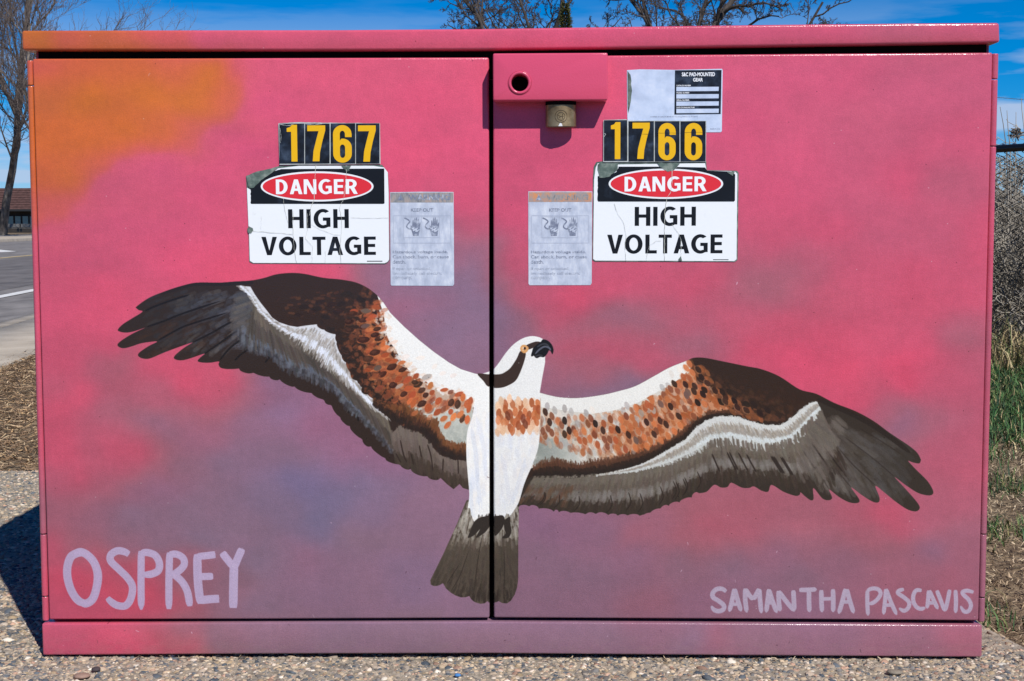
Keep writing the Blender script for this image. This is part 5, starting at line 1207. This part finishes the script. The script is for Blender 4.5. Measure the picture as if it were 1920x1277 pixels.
def warn(label, loc, out_, hd, hm, dx, seed):
    x, z = fx([loc])[0]; o = empty('warning_decal', (x, 0, z)); meta(o, label, 'decal', 'faded keep out decals')
    sheet_px('decal_sheet', out_, -.0006, .0006, M_ALU, o)
    sheet_px('header', hd, -.0008, .0002, hm, o)
    L_, T = out_[0]; A = lambda X, Y: (L_+X, 359.5+Y)
    Y_ = -.00085
    text('lettering', 'WARNING', L_+34, L_+112, 364.5, 375.5, -.00095, M_HEAD2 if hm is M_ORNG else M_FADE, o, .03)
    sheet_px('triangle_mark', [(L_+14, 375.5), (L_+19.5, 364), (L_+25, 375.5)], -.00095, .0001, M_FADE, o)
    text('lettering', 'KEEP OUT', L_+39, L_+81, 390.5, 397, Y_, M_FADE, o, .02)
    for sx_ in (0, 35): hand(o, L_+48+sx_, 424.5, 1.12, Y_, M_FADE)
    def frame(a, b, c, d, w, m):
        for q in ([(a, b), (c, b), (c, b+w), (a, b+w)], [(a, d-w), (c, d-w), (c, d), (a, d)], [(a, b+w), (a+w, b+w), (a+w, d-w), (a, d-w)], [(c-w, b+w), (c, b+w), (c, d-w), (c-w, d-w)]): sheet_px('frame_line', q, Y_, .0001, m, o)
    frame(L_+25, 406, L_+93, 446, .9, M_FADE3); frame(L_+6, 404, L_+114, 456, .8, M_FADE3); sheet_px('frame_line', [(L_+59, 407), (L_+59.8, 407), (L_+59.8, 445), (L_+59, 445)], Y_, .0001, M_FADE3, o)
    for i, (s, w, m) in enumerate((('Hazardous voltage inside.', 103, M_FADE), ('Can shock, burn, or cause', 105, M_FADE), ('death.', 24, M_FADE), ('If open or unlocked,', 72, M_FADE2), ('immediately call electric', 92, M_FADE2), ('company.', 36, M_FADE2))):
        y0 = 470+i*8.9+(4.5 if i > 2 else 0); text('lettering', s, L_+5, L_+5+w, y0-.5, y0+6.6, Y_, m, o, .012)
    return o
warn('faded keep out decal with peeled grey header, right of the 1767 danger sign', (791, 534), [(731.5,360.5),(790,359.5),(850.5,360),(851.5,533),(849,536),(734,535.5),(732.5,533)], [(732.3,361.4),(850,361),(850,379.6),(732.3,379.6)], M_HEAD2, 0, 3)
warn('faded keep out decal with orange warning header, left of the 1766 danger sign', (1050, 533), [(990.5,359),(1050,358.8),(1110.5,359),(1109.5,531),(1107,534.6),(993,534.8),(991,532)], [(991.3,360.3),(1109.6,360.3),(1109.6,378.6),(991.3,378.6)], M_ORNG, 0, 9)

x, z = fx([(1265, 240)])[0]; NP = empty('nameplate_decal', (x, 0, z)); meta(NP, 'silver equipment nameplate decal with black data panel behind number 1766', 'nameplate')
sheet_px('decal_sheet', [(1175.5,131.5),(1200,130),(1264,131),(1354,129),(1355,132),(1353.5,246),(1351,248),(1324,248),(1300,240),(1177,240),(1176,200)], -.0006, .0006, M_ALU2, NP)
sheet_px('torn_edge', ragged([(1176.5,133),(1182,140),(1185,170),(1181,200),(1178,214)], 1, 8, 6)+[(1176.8,200)], -.0007, .0001, M_GREY, NP)
sheet_px('data_panel', [(1265.6,131.8),(1353,131.2),(1351.3,213.8),(1264.5,214.8)], -.0009, .0002, M_TILE, NP)
text('lettering', 'S&C PAD-MOUNTED', 1278.5, 1340.5, 135.5, 143.2, -.0010, M_WTXT, NP, .03); text('lettering', 'GEAR', 1299.5, 1318, 146, 153, -.0010, M_WTXT, NP, .03)
for i, (s, w) in enumerate((('CATALOG NUMBER', 27), ('MODEL NUMBER', 24), ('SERIAL NUMBER', 24), ('DATE OF MANUFACTURE', 34))):
    y0 = 159+i*13.7
    text('lettering', s, 1268.5, 1268.5+w, y0, y0+2.8, -.0010, M_WTXT, NP, .02)
    sheet_px('blank_field', [(1268.2,y0+4),(1347.8,y0+3.7),(1347.4,y0+11.6),(1268.2,y0+12.2)], -.0010, .0001, M_ALU2, NP)
text('lettering', 'COVERED BY ONE OR MORE OF THE FOLLOWING U.S. PATENTS', 1219, 1308, 217.5, 220.2, -.0007, M_FADE, NP, .01)
text('lettering', 'MADE IN U.S.A.', 1332, 1350, 240.6, 243, -.0007, M_FADE, NP, .01)
# ---------------------------------------------------------------- straw, litter and grass beside the slab
def flat_chips(n, x, y, L, w, z, cols, lift=.02, seed=0):
    """bent slivers: three cross sections each"""
    r = np.random.RandomState(seed)
    a = r.uniform(0, 2*np.pi, n); L = L*np.exp(r.normal(0, .35, n)); w = w*r.uniform(.5, 1.5, n)
    d = np.stack([np.cos(a), np.sin(a)], -1); nn = np.stack([-d[:, 1], d[:, 0]], -1)
    bend = r.uniform(-.25, .25, n)*L; zt = r.uniform(0, 1, (n, 3))**2*lift
    V = np.zeros((n, 6, 3), np.float32)
    for k, s in enumerate((-.5, 0, .5)):
        c = np.stack([x, y], -1)+d*(s*L)[:, None]+nn*(bend*(0 if k == 1 else 1))[:, None]
        for q, e in enumerate((-1, 1)):
            V[:, 2*k+q, :2] = c+nn*(e*w*(.5 if k == 1 else .22))[:, None]
            V[:, 2*k+q, 2] = z+zt[:, k]+.002+e*w*r.uniform(-.4, .4, n)
    F = np.array([[0, 1, 3, 2], [2, 3, 5, 4]])[None]+(np.arange(n)*6)[:, None, None]
    C = cols[r.randint(0, len(cols), n)]*r.uniform(.7, 1.25, (n, 1))
    return V.reshape(-1, 3), F.reshape(-1, 4), np.repeat(C, 6, 0)

def blades(n, x, y, h, w, z, cols, seed=0, lean=.5):
    r = np.random.RandomState(seed)
    a = r.uniform(0, 2*np.pi, n); h = h*np.exp(r.normal(0, .3, n)); w = w*r.uniform(.6, 1.4, n); ln = r.uniform(.1, lean, n)*h*1.3
    d = np.stack([np.cos(a), np.sin(a)], -1); b = a+r.uniform(1, 2, n); nn = np.stack([np.cos(b), np.sin(b)], -1)
    V = np.zeros((n, 5, 3), np.float32); c = np.stack([x, y], -1)
    for k, (s, ww) in enumerate(((0, 1), (.55, .8))):
        p = c+d*(ln*s*s)[:, None]
        V[:, 2*k, :2] = p-nn*(w*ww/2)[:, None]; V[:, 2*k+1, :2] = p+nn*(w*ww/2)[:, None]; V[:, 2*k, 2] = V[:, 2*k+1, 2] = z+h*s
    V[:, 4, :2] = c+d*ln[:, None]; V[:, 4, 2] = z+h*(1-.25*ln/h)
    F = np.array([[0, 1, 3], [0, 3, 2], [2, 3, 4]])[None]+(np.arange(n)*5)[:, None, None]
    C = cols[r.randint(0, len(cols), n)]*r.uniform(.75, 1.25, (n, 1))
    return V.reshape(-1, 3), F.reshape(-1, 3), np.repeat(C, 5, 0)

def stuff(name, sets, m):
    V, F, C, o = [], [], [], 0
    for v, f, c in sets: V.append(v); F.append(f+o); C.append(c); o += len(v)
    return meta(link(name, mesh_np(name, np.vstack(V), np.vstack(F), np.vstack(C)), m), kind='stuff')

STRAW = np.array([srgb(*c)[:3] for c in [(176,144,106),(150,120,88),(196,170,134),(118,92,68),(92,74,58),(140,114,90),(164,136,108),(74,60,48)]])
LITTER = np.array([srgb(*c)[:3] for c in [(150,130,104),(126,108,86),(172,152,124),(104,88,70),(88,74,60),(188,170,142)]])
GREEN = np.array([srgb(*c)[:3] for c in [(48,80,44),(62,96,52),(38,68,40),(80,112,62),(34,56,36),(90,108,62)]])
DRYG = np.array([srgb(*c)[:3] for c in [(170,150,110),(148,130,96),(120,112,72),(96,108,60),(190,172,132)]])
M_BLADE = attr_mat('grass_blade', .65); M_CHIP = attr_mat('straw_chip', .85)
q = np.random.RandomState(31)
# straw on the left, between slab and sidewalk
n = 44000; x = q.uniform(-3.4, -.9, n); y = q.uniform(1.9, 6.5, n)
sd = (np.stack([x, y], -1)-C2)@RN
ok = (sd < s_walk+.03+q.normal(0, .05, n)) & ~inside(PAD, x, y-.05)
x, y = x[ok], y[ok]
mound = .02*np.sin(x*3)*np.sin(y*2.3)
stuff('straw_mulch', [flat_chips(len(x), x, y, .042, .0042, -.027+mound*.5+q.uniform(0, .010, len(x)), STRAW, .013, 1)], M_CHIP)
# right: green strip, then thin grass and litter on bare ground
n = 42000; x = q.uniform(1.05, 3.6, n); y = q.uniform(1.7, 5.4, n)
ok = (x > .345*(y+2.5)-.75) & (x < .345*(y+2.5)+1.3)
e = 2.35+.35*np.sin(x*4.1)+q.normal(0, .18, n); ok &= y > e
x, y = x[ok], y[ok]
stuff('green_grass', [blades(len(x), x, y, .045, .0048, -.03, GREEN, 2, 1.2), blades(4000, q.uniform(1.3, 3.4, 4000), q.uniform(2.3, 5.4, 4000), .045, .004, -.03, DRYG, 3, 1.2)], M_BLADE)
n = 26000; x = q.uniform(.88, 2.6, n); y = q.uniform(.0, 3.0, n); ok = ~inside(PAD, x, y); x, y = x[ok], y[ok]
lit = flat_chips(len(x), x, y, .018, .003, np.full(len(x), -.028), LITTER, .012, 5)
n = 5200; cx = q.uniform(.95, 2.4, 70); cy = q.uniform(.15, 2.9, 70); i = q.randint(0, 70, n)
x = cx[i]+q.normal(0, .05, n); y = cy[i]+q.normal(0, .06, n); ok = ~inside(PAD, x, y)
stuff('thin_grass', [(lambda b: (b[0], b[1], b[2]))(blades(int(ok.sum()), x[ok], y[ok],   .03, .003, -.03, np.vstack([GREEN, DRYG[2:4]]), 6, 1.3))], M_BLADE)
n = 170; x = q.uniform(-1.0, 1.1, n); y = -.004-np.abs(q.normal(0, .035, n))*q.uniform(.2, 1, n)
stuff('ground_litter', [lit, flat_chips(n, x, y, .014, .0022, np.full(n, PZ+.002), LITTER, .004, 15)], M_CHIP)
# tall dry grass along the foot of the fence
FD = np.array([-.5, .866]); f0 = on_front(np.array(1920.), np.array(300.), 5.3); FP = np.array([float(f0[0]), 5.3])
n = 5200; t = q.uniform(-2.2, 3.5, n); off = q.uniform(-.3, .5, n)
x = FP[0]+FD[0]*t+.866*off; y = FP[1]+FD[1]*t+.5*off
stuff('dry_grass', [blades(n, x, y, .22, .005, -.03, DRYG, 8, .9)], M_BLADE)

# ---------------------------------------------------------------- the chain link fence
M_FENCE = mat('dark_fence_wire', srgb(18, 18, 20), .6, 0, .2)
M_RAIL = mat('dark_fence_rail', srgb(30, 30, 34), .3, .3); M_TIE = mat('bright_tie_wire', srgb(190, 194, 198), .3, .8)
FH = 1.222
def fpt(t, z): return (FP[0]+FD[0]*t, FP[1]+FD[1]*t, z-.03)
FEN = empty('chain_link_fence', fpt(0, 0)); meta(FEN, 'dark chain link fence with round top rail beyond the grass', 'fence')
T0, T1 = -2.5, 3.6
tube_obj('top_rail', [([fpt(T0, FH), fpt((T0+T1)/2, FH), fpt(T1, FH)], [.021]*3)], 16, M_RAIL, FEN)
ch = []; W_ = .062; k = 0
for t in np.arange(T0, T1, W_/1):
    zs = np.arange(0.02, FH+.02, W_/2*1.0); sgn = np.where((np.arange(len(zs))) % 2 == 0, 1, -1)
    P = [(*fpt(t+s*W_/2, 0)[:2], z-.03) for s, z in zip(sgn, zs)]
    P = [(a+(.002 if j % 2 else -.002), b, c) for j, (a, b, c) in enumerate(P)]
    ch.append((P, [.0036]*len(P)))
V, F = tubes(ch, 4); meta(link('wire_mesh', mesh_np('wire_mesh', V, F), M_FENCE, FEN), kind='stuff')
for t in (T0, T1): tube_obj('post', [([fpt(t, 0), fpt(t, FH+.04)], [.028, .028])], 16, M_RAIL, FEN)
for t in np.arange(T0+.1, T1, .075):
    P = [(fpt(t+.012*math.sin(a), 0)[0]+.0235*math.cos(a)*.5, fpt(t, 0)[1]-.0235*math.cos(a), FH-.03+.0235*math.sin(a)) for a in np.linspace(.3, 2.6, 7)] if False else None
    if -.75 < t < 1.0:
        c = fpt(t, FH); P = [(c[0]+.012*math.cos(a)+.010*(a/3.1), c[1]-.0245*math.cos(a), c[2]+.0245*math.sin(a)) for a in np.linspace(-.6, 2.4, 9)]
        tube_obj('tie_wire', [(P, [.004]*9)], 5, M_TIE, FEN)

# ---------------------------------------------------------------- trees and shrubs
def grow(seed, base, h, r0, levels, spread=.5, up=.25, nb=(5, 8), wig=.12, lean=(0, 0), first=.25, ratio=.62, tip=.004, zig=1.0, clear=0.0):
    """recursive limbs; returns trunk chains and limb chains"""
    r = np.random.RandomState(seed); trunk, limbs = [], []
    def limb(p, d, L, rad, lev):
        k = 9 if lev == 0 else (7 if lev == 1 else (5 if lev == 2 else 4))
        P = [np.array(p, float)]; D = np.array(d, float)
        for i in range(k):
            D = D+r.normal(0, wig*(1+.35*lev)*zig, 3); D[2] += up*(.10+.05*lev); D /= np.linalg.norm(D); P.append(P[-1]+D*L/k)
        P = np.array(P); R = rad*np.linspace(1, .34 if lev < levels else .5, k+1); R = np.maximum(R, tip)
        (trunk if lev == 0 else limbs).append((lev, P, R))
        if lev >= levels: return
        n = r.randint(nb[0], nb[1]+1)+(2 if lev == 0 else 0)
        for j in range(n):
            s = first+(1-first)*(j+r.uniform(.1, .9))/n if lev == 0 else .18+.8*(j+r.rand())/n
            f = min(k-1e-3, s*k); i = int(f); q_ = P[i]+(P[i+1]-P[i])*(f-i); dd = P[min(i+1, k)]-P[i]; dd /= np.linalg.norm(dd)+1e-9
            ax = np.cross(dd, r.normal(0, 1, 3)); ax /= np.linalg.norm(ax)+1e-9
            a = spread*r.uniform(.6, 1.35)
            nd = dd*math.cos(a)+ax*math.sin(a)
            limb(q_, nd, L*ratio*(1-.35*s*(lev == 0))*r.uniform(.7, 1.15), R[i]*r.uniform(.45, .68), lev+1)
    limb(base, np.array([lean[0], lean[1], 1.0])/np.linalg.norm([lean[0], lean[1], 1.0]), h, r0, 0)
    return trunk, limbs

M_BARK = noise_mat('grey_bark', [srgb(50, 44, 40), srgb(92, 84, 78), srgb(136, 126, 116)], 3, .95, 8, .8, 12, .05, stretch=(1, 1, .35))
M_TWIG = noise_mat('twig_bark', [srgb(84, 74, 70), srgb(124, 112, 106)], 2, .95, 4)
M_BUSH = noise_mat('brush_bark', [srgb(96, 90, 82), srgb(150, 142, 130), srgb(184, 176, 162)], 2.5, .95, 4)
M_NEED = attr_mat('conifer_needle', .8)
M_DTWIG = noise_mat('dark_twig_bark', [srgb(58, 52, 50), srgb(96, 88, 84)], 2, .95, 4)
M_DBARK = noise_mat('dark_bark', [srgb(46, 42, 40), srgb(88, 80, 76)], 3, .95, 6, .8, 12, .05, stretch=(1, 1, .35))

def place(px, D):
    """ground point seen at picture column px, D metres ahead of the camera"""
    d = ray(px, 416.0); d = d/math.hypot(d[0], d[1]); return float(CAM[0]+d[0]*D), float(CAM[1]+d[1]*D)

def bare_tree(label, px, D, h, seed, r0=None, levels=4, group=None, mt=M_BARK, tw=M_TWIG, z0=None, **k):
    x, y = place(px, D); z = (-.05+float(slope(min(y, 200)))) if z0 is None else z0
    o = empty('bare_tree', (x, y, z)); meta(o, label, 'tree', group)
    t, l = grow(seed, (x, y, z-.1), h, r0 or h*.022, levels, **k)
    tube_obj('trunk', [(P, R) for _, P, R in t], 9, mt, o)
    big = [(P, R) for lv, P, R in l if lv <= 1]; small = [(P, R) for lv, P, R in l if lv > 1]
    if big: tube_obj('limb', big, 6, mt, o)
    V, F = tubes(small, 3); meta(link('crown', mesh_np('crown', V, F), tw, o))
    return o

s_ = 'bare trees beyond the cabinet'
bare_tree('great bare cottonwood at the left edge, its trunk on the far kerb', 4, 118, 24, 4, .34, 4, s_, spread=.55, up=.35, nb=(8, 9), ratio=.5, first=.12, tip=.008, wig=.12, lean=(.09, 0))
bare_tree('bare tree standing just right of the cottonwood, rising past the lid corner', 92, 100, 17.5, 9, .2, 4, s_, spread=.42, up=.45, nb=(7, 9), ratio=.52, tip=.008, wig=.1)
bare_tree('slender bare tree at the far left edge of the street', -60, 112, 20, 12, .3, 4, s_, spread=.42, up=.5, nb=(6, 8), ratio=.52, tip=.012)
cen = [(1098, 49, 10.5, 41, .11, (.02, 0), 'slim bare tree standing just right of the evergreen, in front of its neighbour'), (1030, 53, 10.6, 29, .11, (0, 0), 'bare tree in the back row, second from the left of the clump'), (1158, 55, 11.4, 30, .13, (0, 0), 'bare tree in the back row between the evergreen and the thick tree'), (1318, 52, 10.8, 33, .11, (0, 0), 'bare tree in the back row near the right end of the clump'), (1240, 52, 11.2, 27, .13, (.03, 0), 'bare tree standing a row back, between the thick one and its right neighbour'), (1055, 54, 11.2, 28, .12, (-.03, 0), 'bare tree in the back row behind the evergreen top'), (985, 46, 10.0, 21, .14, (-.05, 0), 'bare tree leftmost behind the lid, leaning out to the left'), (1015, 50, 11.0, 22, .15, (-.03, 0), 'bare tree just left of the evergreen top'), (1120, 47, 10.6, 23, .15, (.02, 0), 'bare tree second to the right of the evergreen top'),
       (1195, 43, 10.4, 24, .15, (0, 0), 'thick bare tree in the middle of the clump above the lid'), (1285, 45, 9.8, 43, .12, (.03, 0), 'bare tree right of the thick middle one'), (1345, 48, 9.4, 26, .10, (.04, 0), 'bare tree rightmost behind the lid, thin twigs spreading right')]
for px, D, h, sd_, r0, ln, lb_ in cen:
    bare_tree(lb_, px, D, h, sd_, r0, 4, s_, spread=.66, up=.24, nb=(8, 10), ratio=.32, first=.34, wig=.14, tip=.0058, zig=1.3, mt=M_DBARK, tw=M_DTWIG, lean=ln)

# narrow evergreen between them
x, y = place(1060, 42); EV = empty('evergreen_tree', (x, y, -.1)); meta(EV, 'narrow green conifer whose pointed top shows above the lid', 'tree')
H_ = 7.15
tube_obj('trunk', [([(x, y, -.2), (x, y, H_*.5), (x, y, H_)], [.12, .08, .012])], 8, M_BARK, EV)
r = np.random.RandomState(3); n = 15000; u = r.uniform(0, 1, n)**.8; zz = H_*(1-u*.93); R_ = (.10+1.25*u*(1-.12*np.sin(u*60)))*r.uniform(.25, 1, n)**.45*r.uniform(.75, 1.1, n)
R_ *= np.where(u < .25, .62, 1); a = r.uniform(0, 2*np.pi, n)
bx, by = x+R_*np.cos(a), y+R_*np.sin(a)
c0 = np.stack([bx, by, zz-R_*.15], -1); dirv = np.stack([np.cos(a), np.sin(a), r.uniform(-.1, .9, n)], -1); dirv /= np.linalg.norm(dirv, axis=1)[:, None]
sdv = np.cross(dirv, r.normal(0, 1, (n, 3))); sdv /= np.linalg.norm(sdv, axis=1)[:, None]
L_ = r.uniform(.06, .14, n)[:, None]; Wd = r.uniform(.012, .03, n)[:, None]
V = np.stack([c0-sdv*Wd, c0+sdv*Wd, c0+dirv*L_], 1).reshape(-1, 3); F = np.arange(n*3).reshape(-1, 3)
GN = np.array([srgb(*c)[:3] for c in [(78,82,40),(96,96,48),(58,66,34),(112,104,58),(44,54,30)]])
link('crown', mesh_np('crown', V, F, np.repeat(GN[r.randint(0, 5, n)], 3, 0)), M_NEED, EV)

# brush behind the fence
def shrub(label, px, D, h, seed, n=13):
    x, y = place(px, D); r = np.random.RandomState(seed); o = empty('bare_shrub', (x, y, -.03)); meta(o, label, 'shrub', 'bare brush behind the fence')
    st, tw = [], []
    for i in range(n):
        a = r.uniform(0, 2*np.pi); b = r.uniform(.05, .55)
        t, l = grow(seed*50+i, (x+r.normal(0, .22), y+r.normal(0, .22), -.05), h*r.uniform(.55, 1.1), .011, 3, spread=.7, up=.2, nb=(5, 7), ratio=.45, first=.12, wig=.16, lean=(b*math.cos(a), b*math.sin(a)), tip=.0026)
        st += [(P, R) for _, P, R in t]; tw += [(P, R) for _, P, R in l]
    tube_obj('stem', st, 5, M_BUSH, o)
    V, F = tubes(tw, 3); link('crown', mesh_np('crown', V, F), M_BUSH, o)
for a in [('grey brush against the fence at the right edge of the frame', 1925, 9.2, 1.15, 1), ('grey brush behind the fence close to the cabinet side', 1872, 9.6, 1.2, 2), ('tall brush in the second row behind the fence', 1905, 10.6, 1.3, 3),
          ('brush farther back, hidden low behind the nearer rows', 1950, 11.4, 1.4, 5), ('brush behind the cabinet shoulder', 1830, 10.8, 1.25, 6)]:
    shrub(*a)
# long whips standing above the rail
def whip(label, pts, D, r0):
    P = []
    for px, py in pts:
        d = ray(px, py); d = d/d[1]; P.append((CAM[0]+d[0]*D, CAM[1]+D, CAM[2]+d[2]*D))
    P = P[::-1]
    o = tube_obj('stalk', [(P, np.linspace(r0, r0*.35, len(P)))], 5, M_BUSH); return meta(o, label, 'stalk', 'bare stalks above the fence rail')
whip('bare stalk nearest the cabinet, leaning left above the rail', [(1875,200),(1881,232),(1886,270),(1890,330),(1892,620)], 8.9, .0045)
whip('straight short bare stalk second from the cabinet', [(1888,207),(1890,240),(1894,275),(1896,620)], 9.0, .0045)
whip('bare stalk with a dark seed tuft beside it', [(1905,210),(1905,245),(1904,280),(1903,620)], 9.1, .0045)
whip('tallest bare stalk at the right edge of the frame', [(1915,184),(1916,205),(1920,240),(1924,300),(1928,620)], 9.1, .0045)
rr = np.random.RandomState(4); tf = []
d = ray(1906.0, 250.0); d = d/d[1]; c = np.array([CAM[0]+d[0]*9.1, CAM[1]+9.1, CAM[2]+d[2]*9.1])
for i in range(44):
    p = c+rr.normal(0, 1, 3)*(.012, .012, .015); e = p+rr.normal(0, .02, 3); tf.append(([p, (p+e)/2, e], [.004, .005, .003]))
meta(tube_obj('seed_tuft', tf, 4, M_BARK), 'small dark clump of dead leaves caught on a stalk', 'leaf clump')

# a power line in the distance
P = []
for px, py in ((1300, 128), (1500, 150), (1700, 170), (1880, 183.5), (1920, 187), (2200, 205), (2600, 215)):
    d = ray(float(px), float(py)); d = d/d[1]; P.append((CAM[0]+d[0]*60, CAM[1]+60, CAM[2]+d[2]*60))
meta(tube_obj('power_line', [(P, [.012]*len(P))], 5, M_RAIL), 'thin overhead wire crossing the sky right of the cabinet', 'power line')

# ---------------------------------------------------------------- low building across the street
BD = 150.0
def bp(px, py, D=BD):
    d = ray(float(px), float(py)); d = d/d[1]; return (CAM[0]+d[0]*D, CAM[1]+D, CAM[2]+d[2]*D)
gz = bp(30, 433)[2]; ez_ = bp(30, 393)[2]; rz = bp(30, 351)[2]; sl_ = bp(30, 420)[2]; tl_ = bp(30, 405.5)[2]
bxl, bxr = bp(-260, 400)[0], bp(230, 400)[0]; by = CAM[1]+BD
BLD = empty('low_building', ((bxl+bxr)/2, by, gz)); meta(BLD, 'low building with a broad dark shingled roof and a window band across the street', 'building')
M_WALL = noise_mat('dark_wall', [srgb(40, 38, 38), srgb(58, 54, 52)], 1, .9); M_SHG = noise_mat('roof_shingle', [srgb(62, 44, 42), srgb(92, 66, 62)], 3, .95, 8, .5, 20, .05)
M_GLASS = noise_mat('window_glass', [srgb(70, 104, 112), srgb(96, 130, 136)], .6, .15, 3, spec=.8); M_MUL = mat('mullion', srgb(24, 26, 28), .6)
box('wall', bxl+1, bxr-1, by+1.2, by+9, gz-.4, ez_+.1, M_WALL, BLD)
fr = [(bxl, ez_), (bxr, ez_), (bxr-5.5, rz), (bxl+5.5, rz)]
bm = bmesh.new(); a = [bm.verts.new((bxl, by-.2, ez_)), bm.verts.new((bxr, by-.2, ez_)), bm.verts.new((bxr, by+11, ez_)), bm.verts.new((bxl, by+11, ez_))]; b = [bm.verts.new((bxl+3, by+4, rz)), bm.verts.new((bxr-3, by+4, rz)), bm.verts.new((bxr-3, by+7, rz)), bm.verts.new((bxl+3, by+7, rz))]
bm.faces.new(a[::-1]); bm.faces.new(b)
for i in range(4): bm.faces.new((a[i], a[(i+1) % 4], b[(i+1) % 4], b[i]))
bmesh.ops.recalc_face_normals(bm, faces=bm.faces); me = bpy.data.meshes.new('roof'); bm.to_mesh(me); bm.free(); RF = link('roof', me, M_SHG, BLD)
for k in range(9):                                     # shingle courses
    f = k/9; z = ez_+(rz-ez_)*f; yv = by-.2+4.2*f
    box('shingle_course', bxl+3*f+.05, bxr-3*f-.05, yv-.06, yv+.4, z+.005, z+.045, M_SHG, RF)
box('fascia', bxl, bxr, by-.28, by-.205, ez_-.18, ez_+.03, M_MUL, BLD)
wpx = 14.0; m_per = bp(1, 400)[0]-bp(0, 400)[0]
for i in range(-14, 15):
    xa = bp(20+i*wpx, 400)[0]; w = box('window', xa-.02, xa+wpx*m_per-.04, by+1.08, by+1.19, sl_-.06, tl_+.06, M_MUL, BLD)
    box('pane', xa+.07, xa+wpx*m_per-.15, by+1.06, by+1.079, sl_, tl_, M_GLASS, w)

def bench(label, px, D, wpx_, seed):
    x0, y0, _ = bp(px, 425, D); k = D/FPX; o = empty('bench', (x0, y0, 0)); 
    meta(o, label, 'bench', 'grey benches before the low building')
    zt, zs, zg = bp(px, 419.5, D)[2], bp(px, 427.5, D)[2], bp(px, 433.5, D)[2]; w = wpx_*k
    M_B = M_BENCH
    h = (zt-zs)
    for j in range(3): box('back_slat', x0, x0+w, y0+.25, y0+.28, zs+h*(.18+.28*j), zs+h*(.40+.28*j), M_B, o)
    for j in range(3): box('seat_slat', x0, x0+w, y0-.2+.15*j, y0-.08+.15*j, zs-.03, zs+.01, M_B, o)
    for sx_ in (.06, .94): box('leg', x0+w*sx_-.04, x0+w*sx_+.04, y0-.15, y0+.22, zg-.05, zs-.03, M_MUL, o)
M_BENCH = noise_mat('bench_wood', [srgb(112, 110, 108), srgb(140, 138, 134)], 4, .8)
bench('grey slatted bench beside the cottonwood trunk', 8, 128, 27, 1)
bench('grey slatted bench nearer the cabinet edge', 37, 128, 27, 2)

# far brush along the horizon so the land does not end in a bare line
r = np.random.RandomState(12); n = 16000
xs_ = r.uniform(-160, 260, n); ys_ = r.uniform(190, 235, n); hh = .8+1.5*np.abs(np.sin(xs_*.07)+.5*np.sin(xs_*.19))*r.uniform(.4, 1, n)
stuff('distant_brush', [blades(n, xs_, ys_, hh, .7, -.35, np.array([srgb(*c)[:3] for c in [(96,84,76),(84,78,70),(110,100,86),(78,80,62)]]), 14, .5)], M_BLADE)
